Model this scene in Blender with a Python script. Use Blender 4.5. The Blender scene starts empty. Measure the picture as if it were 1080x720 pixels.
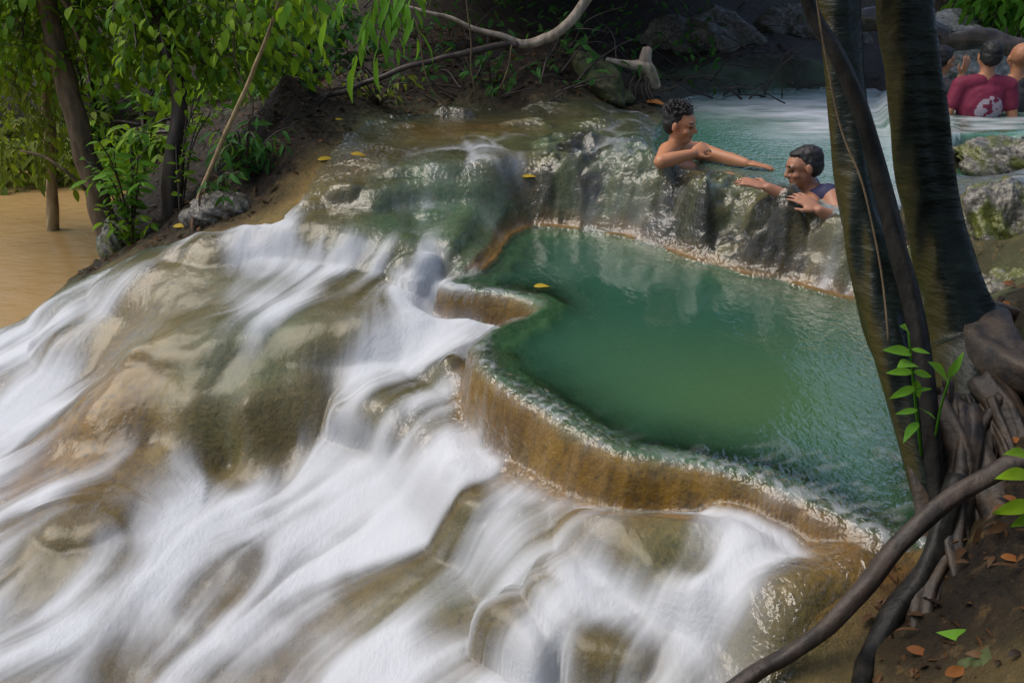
import bpy, math, random
import numpy as np
from mathutils import Vector, Matrix

random.seed(7); rng = np.random.default_rng(7)
S = bpy.context.scene
C = S.collection

# ------------------------------------------------------------------ camera, world, sun, exposure
CAMZ, PITCH, FPX = 1.0, math.radians(24.5), 900.0
cam_d = bpy.data.cameras.new('camera'); cam = bpy.data.objects.new('camera', cam_d); C.objects.link(cam)
cam.location = (0, 0, CAMZ); cam.rotation_euler = (math.radians(90) - PITCH, 0, 0)
cam_d.sensor_width = 36; cam_d.lens = 30; cam_d.clip_start = 0.05; cam_d.clip_end = 500
S.camera = cam

SUN_EL, SUN_AZ = 58, -80            # azimuth measured from +y towards +x (sun to the left)
w = bpy.data.worlds.new('World'); S.world = w; w.use_nodes = True
nt = w.node_tree
sky = nt.nodes.new('ShaderNodeTexSky'); sky.sky_type = 'NISHITA'; sky.sun_disc = False
sky.sun_elevation = math.radians(SUN_EL); sky.sun_rotation = math.radians(SUN_AZ)
sky.air_density = 1.0; sky.dust_density = 3.0; sky.ozone_density = 1.0
nt.links.new(sky.outputs[0], nt.nodes['Background'].inputs[0])
nt.nodes['Background'].inputs[1].default_value = 0.12
sd = bpy.data.lights.new('sun', 'SUN'); sd.energy = 1.45; sd.angle = math.radians(45); sd.color = (1, 0.94, 0.82)
so = bpy.data.objects.new('sun', sd); C.objects.link(so)
a, e = math.radians(SUN_AZ), math.radians(SUN_EL)
so.rotation_euler = Vector((math.sin(a)*math.cos(e), math.cos(a)*math.cos(e), math.sin(e))).to_track_quat('Z', 'Y').to_euler()
vs = S.view_settings
vs.view_transform = 'Standard'; vs.look = 'None'; vs.gamma = 1; vs.use_curve_mapping = False; vs.exposure = 0.68
S.cycles.max_bounces = 8; S.cycles.transparent_max_bounces = 12; S.cycles.diffuse_bounces = 3

# ------------------------------------------------------------------ pixel <-> world helpers
CP_, SP_ = math.cos(PITCH), math.sin(PITCH)
def ray(px, py):
    a = (np.asarray(px, float)-540)/FPX; b = -(np.asarray(py, float)-360)/FPX
    return np.stack([a, CP_ + b*SP_, -SP_ + b*CP_], -1)
def atz(px, py, z):                       # point of the pixel's ray at height z
    d = ray(px, py); t = (z-CAMZ)/d[..., 2]
    return d*t[..., None] + np.array([0, 0, CAMZ])
def aty(px, py, y):                       # point of the pixel's ray at distance y
    d = ray(px, py); t = y/d[..., 1]
    return d*t[..., None] + np.array([0, 0, CAMZ])

# ------------------------------------------------------------------ numpy tools
def vnoise(x, y, s, seed=0):
    x = np.asarray(x)/s + 137.3*seed; y = np.asarray(y)/s + 71.7*seed
    xi, yi = np.floor(x).astype(np.int64), np.floor(y).astype(np.int64)
    fx, fy = x-xi, y-yi
    fx = fx*fx*fx*(fx*(fx*6-15)+10); fy = fy*fy*fy*(fy*(fy*6-15)+10)
    def h(i, j):
        n = (i*374761393 + j*668265263 + seed*974711) & 0xffffffff
        n = ((n ^ (n >> 13))*1274126177) & 0xffffffff
        return ((n ^ (n >> 16)) & 0xffff)/32767.5 - 1
    return ((h(xi, yi)*(1-fx)+h(xi+1, yi)*fx)*(1-fy) + (h(xi, yi+1)*(1-fx)+h(xi+1, yi+1)*fx)*fy)
def fbm(x, y, s, n=4, seed=0, g=.5):
    r = 0; a = 1
    for k in range(n):
        r = r + a*vnoise(x, y, s/2**k, seed+k); a *= g
    return r
def worley(x, y, s, seed=0):
    x = np.asarray(x)/s; y = np.asarray(y)/s; xi, yi = np.floor(x).astype(np.int64), np.floor(y).astype(np.int64)
    f1 = np.full(x.shape, 9.); f2 = f1.copy()
    for dj in (-1, 0, 1):
        for di in (-1, 0, 1):
            i, j = xi+di, yi+dj; n = (i*374761393 + j*668265263 + seed*974711) & 0xffffffff
            n = ((n ^ (n >> 13))*1274126177) & 0xffffffff; n = n ^ (n >> 16)
            d = np.hypot(i+.15+.7*(n & 0xff)/255-x, j+.15+.7*((n >> 8) & 0xff)/255-y)
            f2 = np.where(d < f1, f1, np.minimum(f2, d)); f1 = np.minimum(f1, d)
    return f1, f2
def sstep(a, b, x):
    t = np.clip((x-a)/(b-a), 0, 1); return t*t*(3-2*t)
def smax(a, b, k):
    h = np.clip(.5+.5*(a-b)/k, 0, 1); return b*(1-h)+a*h + k*h*(1-h)
def smin(a, b, k): return -smax(-a, -b, k)
def sdpoly(x, y, P):                      # signed distance, negative inside
    d = np.full(x.shape, 1e9); ins = np.zeros(x.shape, bool); n = len(P)
    for i in range(n):
        ax, ay = P[i]; bx, by = P[(i+1) % n]
        ex, ey = bx-ax, by-ay; wx, wy = x-ax, y-ay
        t = np.clip((wx*ex+wy*ey)/(ex*ex+ey*ey+1e-12), 0, 1)
        d = np.minimum(d, (wx-ex*t)**2+(wy-ey*t)**2)
        c = ((ay <= y) & (by > y)) | ((by <= y) & (ay > y))
        with np.errstate(divide='ignore', invalid='ignore'):
            ins ^= c & (x < (bx-ax)*(y-ay)/(by-ay)+ax)
    d = np.sqrt(d); return np.where(ins, -d, d)
def rounded(P, n=3):                      # Chaikin corner cutting of a closed polygon
    P = np.asarray(P, float)
    for _ in range(n):
        Q = np.roll(P, -1, 0); P = np.stack([.75*P+.25*Q, .25*P+.75*Q], 1).reshape(-1, 2)
    return P
class RBF:
    def __init__(s, X, v, smooth=1e-3):
        s.X = X; n = len(X)
        K = np.sqrt(((X[:, None]-X[None])**2).sum(-1)+.0009) ; K -= 0
        A = np.zeros((n+3, n+3)); A[:n, :n] = -K + 0*np.eye(n); A[:n, :n] -= -smooth*np.eye(n)
        A[:n, n] = 1; A[:n, n+1:] = X; A[n, :n] = 1; A[n+1:, :n] = X.T
        s.w = np.linalg.solve(A, np.r_[v, 0, 0, 0]); s.n = n
    def __call__(s, x, y):
        o = s.w[s.n] + s.w[s.n+1]*x + s.w[s.n+2]*y
        for (px, py), w in zip(s.X, s.w): o = o - w*np.sqrt((x-px)**2+(y-py)**2+.0009)
        return o

# ------------------------------------------------------------------ mesh tools
def mesh_np(name, V, F, mat, parent=None, attrs=None, smooth=True):
    me = bpy.data.meshes.new(name); V = np.asarray(V, np.float32)
    if isinstance(F, np.ndarray): F = [F]
    F = [f for f in F if len(f)]; idx = np.concatenate([f.ravel() for f in F]).astype(np.int32)
    tot = np.concatenate([np.full(len(f), f.shape[1]) for f in F]).astype(np.int32)
    st = np.r_[0, np.cumsum(tot)[:-1]].astype(np.int32)
    me.vertices.add(len(V)); me.vertices.foreach_set('co', V.ravel())
    me.loops.add(len(idx)); me.loops.foreach_set('vertex_index', idx)
    me.polygons.add(len(tot)); me.polygons.foreach_set('loop_start', st); me.polygons.foreach_set('loop_total', tot)
    me.polygons.foreach_set('use_smooth', np.full(len(tot), smooth))
    for k, v in (attrs or {}).items():
        at = me.attributes.new(k, 'FLOAT', 'POINT'); at.data.foreach_set('value', np.asarray(v, np.float32).ravel())
    me.update(calc_edges=True); me.validate()
    o = bpy.data.objects.new(name, me); C.objects.link(o); o.parent = parent
    if mat: me.materials.append(mat)
    return o
def tag(o, label=None, cat=None, group=None, kind=None):
    for k, v in (('label', label), ('category', cat), ('group', group), ('kind', kind)):
        if v: o[k] = v
    return o
def empty(name, loc=(0, 0, 0)):
    o = bpy.data.objects.new(name, None); C.objects.link(o); o.location = loc; o.empty_display_size = .1; return o

# ------------------------------------------------------------------ materials
class NT:
    def __init__(s, name):
        s.m = bpy.data.materials.new(name); s.m.use_nodes = True; s.t = s.m.node_tree
        s.out = s.t.nodes['Material Output']; s.b = s.t.nodes['Principled BSDF']
    def n(s, typ, **k):
        nd = s.t.nodes.new('ShaderNode'+typ)
        for a_, v in k.items():
            if a_.startswith('i_'):
                key = a_[2:]; key = int(key) if key.isdigit() else key.replace('_', ' ')
                s.set(nd.inputs[key], v)
            else: setattr(nd, a_, v)
        return nd
    def set(s, sock, v):
        if isinstance(v, bpy.types.NodeSocket): s.t.links.new(v, sock)
        else: sock.default_value = v if not isinstance(v, tuple) or len(v) != 3 or sock.type != 'RGBA' else (*v, 1)
    def attr(s, name): return s.n('Attribute', attribute_name=name).outputs['Fac']
    def noise(s, scale, detail=4, vec=None, rough=.55):
        nd = s.n('TexNoise'); nd.inputs['Scale'].default_value = scale; nd.inputs['Detail'].default_value = detail; nd.inputs['Roughness'].default_value = rough
        if vec is None: vec = s.n('TexCoord').outputs['Object']
        s.set(nd.inputs['Vector'], vec); return nd.outputs['Fac']
    def mapping(s, scale, vec=None):
        nd = s.n('Mapping'); s.set(nd.inputs[0], vec or s.n('TexCoord').outputs['Object']); nd.inputs['Scale'].default_value = scale; return nd.outputs[0]
    def ramp(s, f, *stops):
        nd = s.n('ValToRGB'); s.set(nd.inputs[0], f); el = nd.color_ramp.elements
        while len(el) < len(stops): el.new(.5)
        for q, (p, c) in zip(el, stops):
            q.position = p; q.color = (c, c, c, 1) if not isinstance(c, tuple) else (*c, 1)
        return nd.outputs[0]
    def mix(s, f, a_, b_, mode='MIX'):
        nd = s.n('Mix', data_type='RGBA', blend_type=mode); s.set(nd.inputs[0], f)
        ins = [i for i in nd.inputs if i.type == 'RGBA']; s.set(ins[0], a_); s.set(ins[1], b_)
        return [o for o in nd.outputs if o.type == 'RGBA'][0]
    def math(s, op, a_, b_=0.0, clamp=False):
        nd = s.n('Math', operation=op, use_clamp=clamp); s.set(nd.inputs[0], a_); s.set(nd.inputs[1], b_); return nd.outputs[0]
    def bump(s, h, strength=.3, dist=.01, normal=None):
        nd = s.n('Bump'); nd.inputs['Strength'].default_value = strength; nd.inputs['Distance'].default_value = dist
        s.set(nd.inputs['Height'], h)
        if normal: s.set(nd.inputs['Normal'], normal)
        return nd.outputs[0]
    def p(s, **k):
        for a_, v in k.items(): s.set(s.b.inputs[a_.replace('_', ' ')], v)
        return s.m

def rock_material():
    s = NT('wet_travertine')
    och, moss, soil, wet = s.attr('ochre'), s.attr('moss'), s.attr('soil'), s.attr('wet')
    n1, n2, n3 = s.noise(3.2, 5), s.noise(14, 5), s.noise(60, 4)
    grey = s.mix(n2, (.058, .038, .014), (.180, .112, .040))
    ochre = s.mix(s.ramp(n1, (.3, 0.), (.7, 1.)), (.15, .060, .003), (.33, .165, .016))
    streak = s.math('ADD', s.math('MULTIPLY', s.noise(1, 5, s.mapping((38, 38, 4))), .55), s.math('MULTIPLY', s.noise(1, 5, s.mapping((11, 11, 4))), .45))
    ochre = s.mix(s.math('MULTIPLY', s.ramp(streak, (.44, 0.), (.66, 1.)), .75), ochre, (.075, .035, .008))
    green = s.mix(s.ramp(n1, (.3, 0.), (.7, 1.)), (.022, .070, .038), (.075, .140, .066))
    n4 = s.noise(34, 6, None, .7)
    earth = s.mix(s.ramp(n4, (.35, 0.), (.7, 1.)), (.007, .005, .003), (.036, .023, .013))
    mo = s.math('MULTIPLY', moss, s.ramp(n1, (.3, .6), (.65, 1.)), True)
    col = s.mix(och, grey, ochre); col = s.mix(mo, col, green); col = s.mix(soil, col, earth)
    pit = s.ramp(s.noise(46, 6, None, .7), (.52, 0.), (.66, 1.))
    col = s.mix(s.math('MULTIPLY', pit, .5), col, (.035, .028, .016)); col = s.mix(s.math('MULTIPLY', s.ramp(s.noise(19, 6, None, .7), (.55, 0.), (.7, 1.)), .35), col, (.27, .17, .065))
    rough = s.math('SUBTRACT', .8, s.math('MULTIPLY', wet, .35)); s.b.inputs['Specular IOR Level'].default_value = .25
    b = s.bump(s.math('MULTIPLY', n4, soil), .9, .035, s.bump(n3, .6, .006, s.bump(s.noise(24, 6, None, .68), .75, .022)))
    return s.p(Base_Color=col, Roughness=rough, Normal=b)

def water_material(name, turbid_col, tint, foam_scale=1.0, rough=.06, ripple=.25, rip_scale=14, fmax=.5, ior=1.36):
    s = NT(name); s.t.nodes.remove(s.b)
    f, tb, tone, rp = s.attr('foam'), s.attr('turb'), s.attr('tone'), s.attr('rip')
    vec = s.mapping((1, .45, 1))
    nb = s.bump(s.noise(rip_scale, 3, vec), ripple, .03, s.bump(s.noise(rip_scale*4.5, 2, vec), ripple*.6, .008))
    tr = s.n('BsdfTransparent'); s.set(tr.inputs[0], tint)
    dif = s.n('BsdfDiffuse'); s.set(dif.inputs[0], s.mix(tone, turbid_col[0], turbid_col[1]))
    m1 = s.n('MixShader'); s.set(m1.inputs[0], tb); s.t.links.new(tr.outputs[0], m1.inputs[1]); s.t.links.new(dif.outputs[0], m1.inputs[2])
    hb = s.n('Bump'); hb.inputs['Distance'].default_value = .020; s.set(hb.inputs['Strength'], rp); s.set(hb.inputs['Height'], s.noise(42, 2, s.mapping((1, .6, 1)))); s.set(hb.inputs['Normal'], nb); nb = hb.outputs[0]
    gl = s.n('BsdfGlossy'); s.set(gl.inputs['Roughness'], s.math('MAXIMUM', s.math('SUBTRACT', rough, s.math('MULTIPLY', rp, .22)), .05)); s.set(gl.inputs['Normal'], nb); s.set(gl.inputs[0], (1, 1, 1))
    fr = s.n('Fresnel'); fr.inputs[0].default_value = ior; s.set(fr.inputs['Normal'], nb)
    m2 = s.n('MixShader'); s.set(m2.inputs[0], s.math('MINIMUM', s.math('MULTIPLY', fr.outputs[0], s.math('ADD', 1.0, s.math('MULTIPLY', rp, 2.5))), s.math('ADD', fmax, s.math('MULTIPLY', rp, .35)))); s.t.links.new(m1.outputs[0], m2.inputs[1]); s.t.links.new(gl.outputs[0], m2.inputs[2])
    fd = s.n('BsdfDiffuse'); s.set(fd.inputs[0], (.66, .685, .73)); ft = s.n('BsdfTranslucent'); s.set(ft.inputs[0], (.66, .685, .73))
    fb = s.bump(s.noise(70, 4, s.mapping((1, .5, 1))), .35, .012); s.set(fd.inputs['Normal'], fb)
    fm = s.n('MixShader'); fm.inputs[0].default_value = .22; s.t.links.new(fd.outputs[0], fm.inputs[1]); s.t.links.new(ft.outputs[0], fm.inputs[2])
    m3 = s.n('MixShader'); s.set(m3.inputs[0], s.math('MULTIPLY', f, foam_scale, True))
    s.t.links.new(m2.outputs[0], m3.inputs[1]); s.t.links.new(fm.outputs[0], m3.inputs[2])
    s.t.links.new(m3.outputs[0], s.out.inputs[0]); return s.m

# ------------------------------------------------------------------ the terrain's height
CPS = [  # pixel x, pixel y, height
 # hill and bank behind
 (430,118,.05),(550,116,.06),(650,112,.05),(360,118,.10),(300,130,.12),(450,95,.13),(560,88,.22),(640,72,.22),(700,85,.05),
 (450,50,.38),(600,40,.46),(720,45,.25),(800,60,.22),(860,70,.16),(300,80,.3),(330,20,.4),(600,5,.5),(760,10,.5),
 (1000,60,.12),(1080,60,.15),(940,70,.10),(1150,90,.2),
 # upper cascade
 (400,150,.01),(440,130,.03),(480,160,.0),(560,145,.02),(630,150,.0),(690,160,.0),(350,170,-.02),
 (350,195,-.08),(420,185,-.03),(470,190,-.05),(530,182,-.03),(600,182,-.03),(660,188,-.03),(690,180,.01),
 (740,195,.015),(790,192,.01),(830,212,.01),(880,228,.02),(920,240,.02),
 (330,232,-.19),(400,222,-.15),(450,238,-.22),(500,228,-.19),(560,238,-.30),(610,244,-.31),(650,250,-.31),(700,268,-.32),(760,288,-.32),(830,305,-.32),(890,318,-.32),
 (640,215,-.17),(700,225,-.17),(760,240,-.17),(840,265,-.18),(960,340,-.3),
 # middle flow
 (300,255,-.26),(350,262,-.27),(400,268,-.28),(430,255,-.24),(510,264,-.265),(480,280,-.28),(470,300,-.38),(450,285,-.32),(330,245,-.22),(200,270,-.31),(250,255,-.27),
 (500,335,-.44),(540,345,-.44),(470,330,-.45),(400,350,-.44),(440,380,-.50),(350,420,-.62),(400,400,-.55),(440,440,-.56),(480,400,-.46),(470,420,-.52),
 (420,300,-.37),(380,320,-.40),(350,300,-.37),
 # the big dome
 (330,290,-.36),(280,290,-.37),(250,312,-.40),(200,330,-.44),(180,350,-.47),(130,395,-.55),(100,440,-.65),(70,488,-.78),(160,470,-.73),(250,400,-.53),(250,440,-.60),(250,482,-.77),(200,430,-.605),
 (350,485,-.745),(310,350,-.43),(330,400,-.545),(320,455,-.68),(160,390,-.53),(400,460,-.68),
 # left white fall, its rim and the river side
 (150,290,-.40),(110,360,-.60),(95,400,-.70),(60,380,-.66),(20,470,-.83),(100,325,-.52),(0,430,-.83),(0,380,-.78),(50,430,-.78),
 (0,350,-.82),(60,318,-.66),(130,283,-.52),(0,330,-1.05),(60,298,-1.05),(110,275,-.95),(-80,400,-.9),(-80,340,-1.1),(-150,480,-.9),
 # lower basin
 (30,530,-.84),(100,520,-.77),(60,560,-.78),(20,600,-.84),(0,560,-.86),(150,500,-.77),(200,505,-.78),(300,510,-.79),(100,600,-.82),(250,600,-.80),(400,520,-.72),(350,560,-.79),(100,700,-.86),(300,700,-.84),(0,720,-.88),(-150,600,-.9),(-150,760,-.9),(200,800,-.9),(400,760,-.86),
 # wall foot and right lower cascade
 (490,450,-.53),(520,480,-.53),(548,505,-.52),(573,532,-.52),(620,530,-.49),(668,528,-.48),(743,523,-.47),(800,527,-.44),(833,542,-.38),
 (500,510,-.56),(450,500,-.64),(440,560,-.72),(480,600,-.70),(520,560,-.60),(550,620,-.64),(600,580,-.51),(650,570,-.46),(600,640,-.58),(680,620,-.50),(620,700,-.66),(500,700,-.75),(450,650,-.76),
 (740,560,-.43),(800,580,-.42),(830,600,-.42),(720,640,-.50),(760,680,-.52),(700,700,-.58),(650,760,-.68),(780,740,-.52),
 (850,650,-.40),(880,570,-.36),(900,600,-.36),(820,700,-.46),(880,700,-.42),(930,580,-.32),
 # right bank
 (1000,560,-.27),(960,600,-.33),(1060,450,-.12),(1000,450,-.22),(1070,345,-.02),(1020,400,-.12),(960,650,-.36),(920,700,-.40),(1000,700,-.31),(1070,700,-.20),(1070,600,-.17),(1030,620,-.24),(950,560,-.32),(1150,500,.0),(1150,700,-.1),(950,800,-.36),(1080,850,-.25),
 (1040,235,-.02),(1060,300,-.08),(1030,210,-.10),(1080,210,.0),(1150,300,.1),(1100,260,.05),(1020,330,-.10),
 # left bank
 (170,258,-.40),(230,240,-.27),(260,212,-.19),(300,190,-.08),(310,165,-.0),(370,142,.05),(200,232,-.34),(150,245,-.6),(120,262,-.82),(185,225,-.55),(100,230,-1.05),(220,190,-.5),(150,200,-.95),(280,150,-.05),(250,150,-.2),
 (200,150,-.35),(180,120,-.3),
]
CP = np.array(CPS, float); PW = atz(CP[:, 0], CP[:, 1], CP[:, 2])
extra = np.array([(-3.5,5.5,-1.15),(-3.2,4.4,-1.15),(-5,6,-1.2),(-6,8,-1.1),(-4,8.2,-1.0),(-7,11,.3),(-10,9,0),(-12,13,1.5),(-4,10,-.1),(-2.2,8.2,-.2),(-4,13,1.8),(0,10,1.0),(0,14,3.2),(4,12,1.6),(3,9.5,.6),(8,14,2.5),(8,9,.9),(5,6,.5),(4,3,.6),(4,0,.4),(2,-1,.0),(-3,-1,-1),(-6,2,-1.2),(-6,4,-1.2),(-14,4,-.9),(-14,0,-.7),(-10,-3,-.5),(-3.6,2.5,-1.0),(-3.5,3.3,-1.05)], float)
PX = np.r_[PW[:, :2], extra[:, :2]]; PZ = np.r_[PW[:, 2], extra[:, 2]]
base_rbf = RBF(PX, PZ, 4e-3)

def poly_z(px, z): return rounded(atz(np.array([p[0] for p in px]), np.array([p[1] for p in px]), z)[:, :2], 2)
ZP = -.30
POOL = poly_z([(478,297),(500,299),(528,304),(556,310),(578,316),(572,327),(538,345),(514,362),(522,384),(556,412),(611,447),(663,474),(715,479),(790,494),(842,516),(908,546),(965,575),(1010,560),(1010,450),(985,380),(945,335),(890,317),(830,303),(760,286),(700,266),(650,248),(600,242),(560,240),(535,252),(530,272),(512,290)], ZP)
UPPER = poly_z([(690,172),(740,186),(790,190),(830,205),(880,222),(925,235),(960,200),(990,185),(1010,150),(1000,120),(930,92),(860,92),(780,96),(720,100),(700,118),(694,145)], 0.0)
ZU = 0.0
ZS, ZB = .06, -.11
STREAM = poly_z([(960,150),(1000,142),(1050,140),(1130,142),(1180,110),(1130,80),(1060,78),(1000,82),(940,86),(930,110)], ZS)
SIDE = poly_z([(1005,172),(1040,176),(1090,182),(1100,196),(1050,200),(1015,196),(1000,190)], ZB)

LOBES = [(400,165,-.02,.16,.12,.03),(390,590,-.79,.2,.15,-.02),(150,500,-.78,.14,.10,.02),(720,670,-.53,.13,.1,.03),(820,655,-.44,.10,.10,.04),(870,610,-.38,.10,.08,.03)]


BOSS = [  # pixel and height of the top, radii across and along the view, drop, turn: big rounded travertine humps
 (235,335,-.405,.46,.40,.34,.15),(420,415,-.535,.23,.30,.20,.45),(515,500,-.545,.15,.27,.17,.35),(775,560,-.405,.13,.12,.11,0),(690,572,-.455,.13,.14,.11,0),(612,598,-.51,.12,.17,.12,.2),(555,645,-.60,.14,.18,.12,.2),(660,655,-.54,.12,.13,.10,.2),
 (85,545,-.755,.20,.15,.11,0),(478,388,-.445,.09,.09,.09,0),(512,268,-.255,.16,.12,.12,0),(430,175,.0,.18,.13,.13,0),(360,195,-.06,.14,.11,.11,0),(520,170,.005,.17,.12,.12,0),(595,150,.02,.2,.12,.12,0),(570,205,-.10,.18,.09,.11,0),(665,165,.02,.15,.10,.12,0),(655,210,-.10,.14,.08,.1,0),(745,212,-.05,.15,.08,.13,0),(820,225,-.03,.12,.08,.13,0),(455,225,-.165,.15,.1,.1,0),(330,215,-.135,.13,.1,.1,0),(350,300,-.36,.16,.12,.09,.4),(450,285,-.30,.14,.10,.08,.4),(430,132,.055,.17,.12,.06,0),(500,142,.04,.16,.10,.06,0),(560,128,.065,.17,.10,.06,0),(630,128,.055,.18,.10,.06,0),(390,128,.06,.12,.10,.05,0),(480,120,.07,.12,.08,.05,0),(75,350,-.63,.13,.12,.08,0),(190,285,-.37,.17,.10,.10,.2)]
def rimnoise(x, y): return .022*vnoise(x, y, .26, 21) + .008*vnoise(x, y, .09, 22) + .003*vnoise(x, y, .04, 23)
def height(x, y, fine=True):
    z = base_rbf(x, y)
    for (px, py, hz, rx, ry, h) in LOBES:
        c = atz(px, py, hz); r2 = ((x-c[0])/rx)**2+((y-c[1])/ry)**2
        z = z + h*np.exp(-r2**1.4)
    for (px, py, zt, rx, ry, h, rot) in BOSS:
        c = atz(px, py, zt); m = (np.abs(x-c[0]) < 1) & (np.abs(y-c[1]) < 1); xx, yy = x[m]-c[0], y[m]-c[1]
        xx, yy = xx + .05*fbm(x[m], y[m], .22, 2, 171), yy + .05*fbm(x[m], y[m], .22, 2, 172)
        ca, sa = math.cos(rot), math.sin(rot); r = np.hypot((xx*ca+yy*sa)/rx, (yy*ca-xx*sa)/ry)
        b = np.where(r < 1, zt - h*(1-np.clip(1-r**2.3, 0, 1)**(1/2.0)), -9.); zz = z[m]; z = z.copy(); z[m] = np.where(b > -5, smax(zz, b, .025), zz)
    far = sstep(6.5, 9, np.hypot(x, y))
    z = z + .014*fbm(x, y, .34, 3, 3, .4)*(1-far) + .10*far*fbm(x, y, 1.6, 4, 9)
    if fine: z = z + .0022*fbm(x, y, .09, 3, 5)
    low = z
    # the middle pool: rim, wall and bed
    s = sdpoly(x, y, POOL) + rimnoise(x, y)
    lip = ZP + .002 - np.where(s > 0, np.where(s < .065, 7*s*s + .05*s, .0328 + 4.6*(s-.065)) + .004, 0) + .012*fbm(x, y, .10, 3, 35)*sstep(.04, .12, s)
    low = smin(low, ZP + .016 + 2.1*np.maximum(s-.05, 0) + .15*np.maximum(s, 0) + .03*sstep(.0, .15, s)*fbm(x, y, .12, 3, 33), .02)
    out = smax(low, np.maximum(lip, -2), .025)
    shw = .085 + .035*vnoise(x, y, .3, 24) + .012*vnoise(x, y, .1, 25)
    bed = ZP - .008 - .26*sstep(0, .4, -s-shw) - .03*sstep(-.02, .05, -s-shw) - .008*sstep(.0, .05, -s) + .008*fbm(x, y, .07, 3, 26)*sstep(.01, .05, -s)
    bed = bed + .02*fbm(x, y, .3, 3, 31)*sstep(.1, .3, -s)
    z = np.where(s > 0, out, bed*sstep(0, .04, -s) + np.minimum(out, ZP-.008)*(1-sstep(0, .04, -s)))
    for P, lv, dp, sd_ in ((UPPER, ZU, .34, 41), (STREAM, ZS, .4, 42), (SIDE, ZB, .2, 43)):
        s = sdpoly(x, y, P) + .03*vnoise(x, y, .3, sd_)
        z = smin(z, lv + .02 + 1.1*np.maximum(s, 0), .03)
        z = np.where(s < 0, smin(z, lv + .02 - .5*np.minimum(-s, .1) - dp*sstep(.05, .4, -s), .02), z)
    return z

# tensor grid: 1 cm where the cascade is, coarser outwards
def axis(lo, a_, b_, hi, d):
    mid = np.arange(a_, b_, d); L, R = [], []
    q, st = a_, d
    while q > lo: st *= 1.12; q -= st; L.append(q)
    q, st = mid[-1], d
    while q < hi: st *= 1.12; q += st; R.append(q)
    return np.r_[L[::-1], mid, R]
D = .01
gx, gy = axis(-40, -3.0, 2.3, 30, D), axis(-8, .95, 6.4, 60, D)
GX, GY = np.meshgrid(gx, gy)
HZ = height(GX, GY)
def bil(gx, gy, A, x, y):
    i = np.clip(np.searchsorted(gx, x)-1, 0, len(gx)-2); j = np.clip(np.searchsorted(gy, y)-1, 0, len(gy)-2)
    u = np.clip((x-gx[i])/(gx[i+1]-gx[i]), 0, 1); v = np.clip((y-gy[j])/(gy[j+1]-gy[j]), 0, 1)
    return (A[j, i]*(1-u)+A[j, i+1]*u)*(1-v) + (A[j+1, i]*(1-u)+A[j+1, i+1]*u)*v
def ground(x, y): return bil(gx, gy, HZ, np.asarray(x, float), np.asarray(y, float))
HS = HZ.copy()                            # rock and standing water together
for P_, lv in ((POOL, ZP), (UPPER, ZU), (STREAM, ZS), (SIDE, ZB)):
    HS = np.where(sdpoly(GX, GY, P_) < 0, np.maximum(HS, lv), HS)
def hit(px, py, H=None):                  # where a pixel's ray meets the ground
    d = ray(px, py); t = np.full(d.shape[:-1], .6); done = np.zeros(t.shape, bool)
    for _ in range(1500):
        p = d*t[..., None]
        done |= (p[..., 2]+CAMZ) <= bil(gx, gy, HS, p[..., 0], p[..., 1])
        if done.all(): break
        t = np.where(done, t, t + .006 + t*.001)
    return d*t[..., None] + np.array([0, 0, CAMZ])

def cpfield(tab, smooth=.02):             # control values read off the place's surfaces -> smooth world field
    T = np.array(tab, float); P = hit(T[:, 0], T[:, 1]); 
    r = RBF(P[:, :2], T[:, 2], smooth); return r
def near_eval(r):                         # evaluate inside a window only, 0 elsewhere
    out = np.zeros_like(GX); m = (GX > -4.5) & (GX < 3) & (GY > .4) & (GY < 8)
    out[m] = np.clip(r(GX[m], GY[m]), 0, 1); return out
OCHRE = [(500,320,.9),(540,325,.9),(520,430,1),(560,480,1),(620,490,1),(700,500,1),(780,520,1),(840,545,1),(880,560,.9),(860,600,.9),(800,640,.7),(760,680,.5),(720,660,.5),(540,440,1),
 (400,150,.75),(440,140,.8),(500,140,.7),(560,130,.6),(380,180,.75),(350,200,.6),(340,225,.7),(400,225,.6),(560,200,.5),(600,170,.4),(660,150,.2),(480,230,.4),(700,220,.15),(760,250,.15),(840,270,.2),
 (100,440,.95),(130,400,1),(80,480,1),(200,440,.7),(170,350,.75),(100,370,.7),(250,450,.4),(300,450,.3),(230,300,.35),(180,275,.9),(220,258,.8),(300,350,.3),(350,450,.2),(400,350,.15),(350,260,.1),(500,260,.2),(480,390,.5),(430,440,.1),(520,540,.3),(490,560,.5),(500,640,.75),(470,680,.6),(620,580,.4),(660,570,.5),(700,590,.4),(600,700,.35),(100,560,.3),(40,580,.2),(200,600,.1),(300,600,.1),(100,700,.1),(30,330,.35),(80,310,.35),(900,640,.4),(860,690,.3),(700,350,.2),(800,430,.35),(900,400,.3),(620,400,.2),(650,110,.5),(640,130,.5),(1040,160,.3),(1060,240,.1)]
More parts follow.
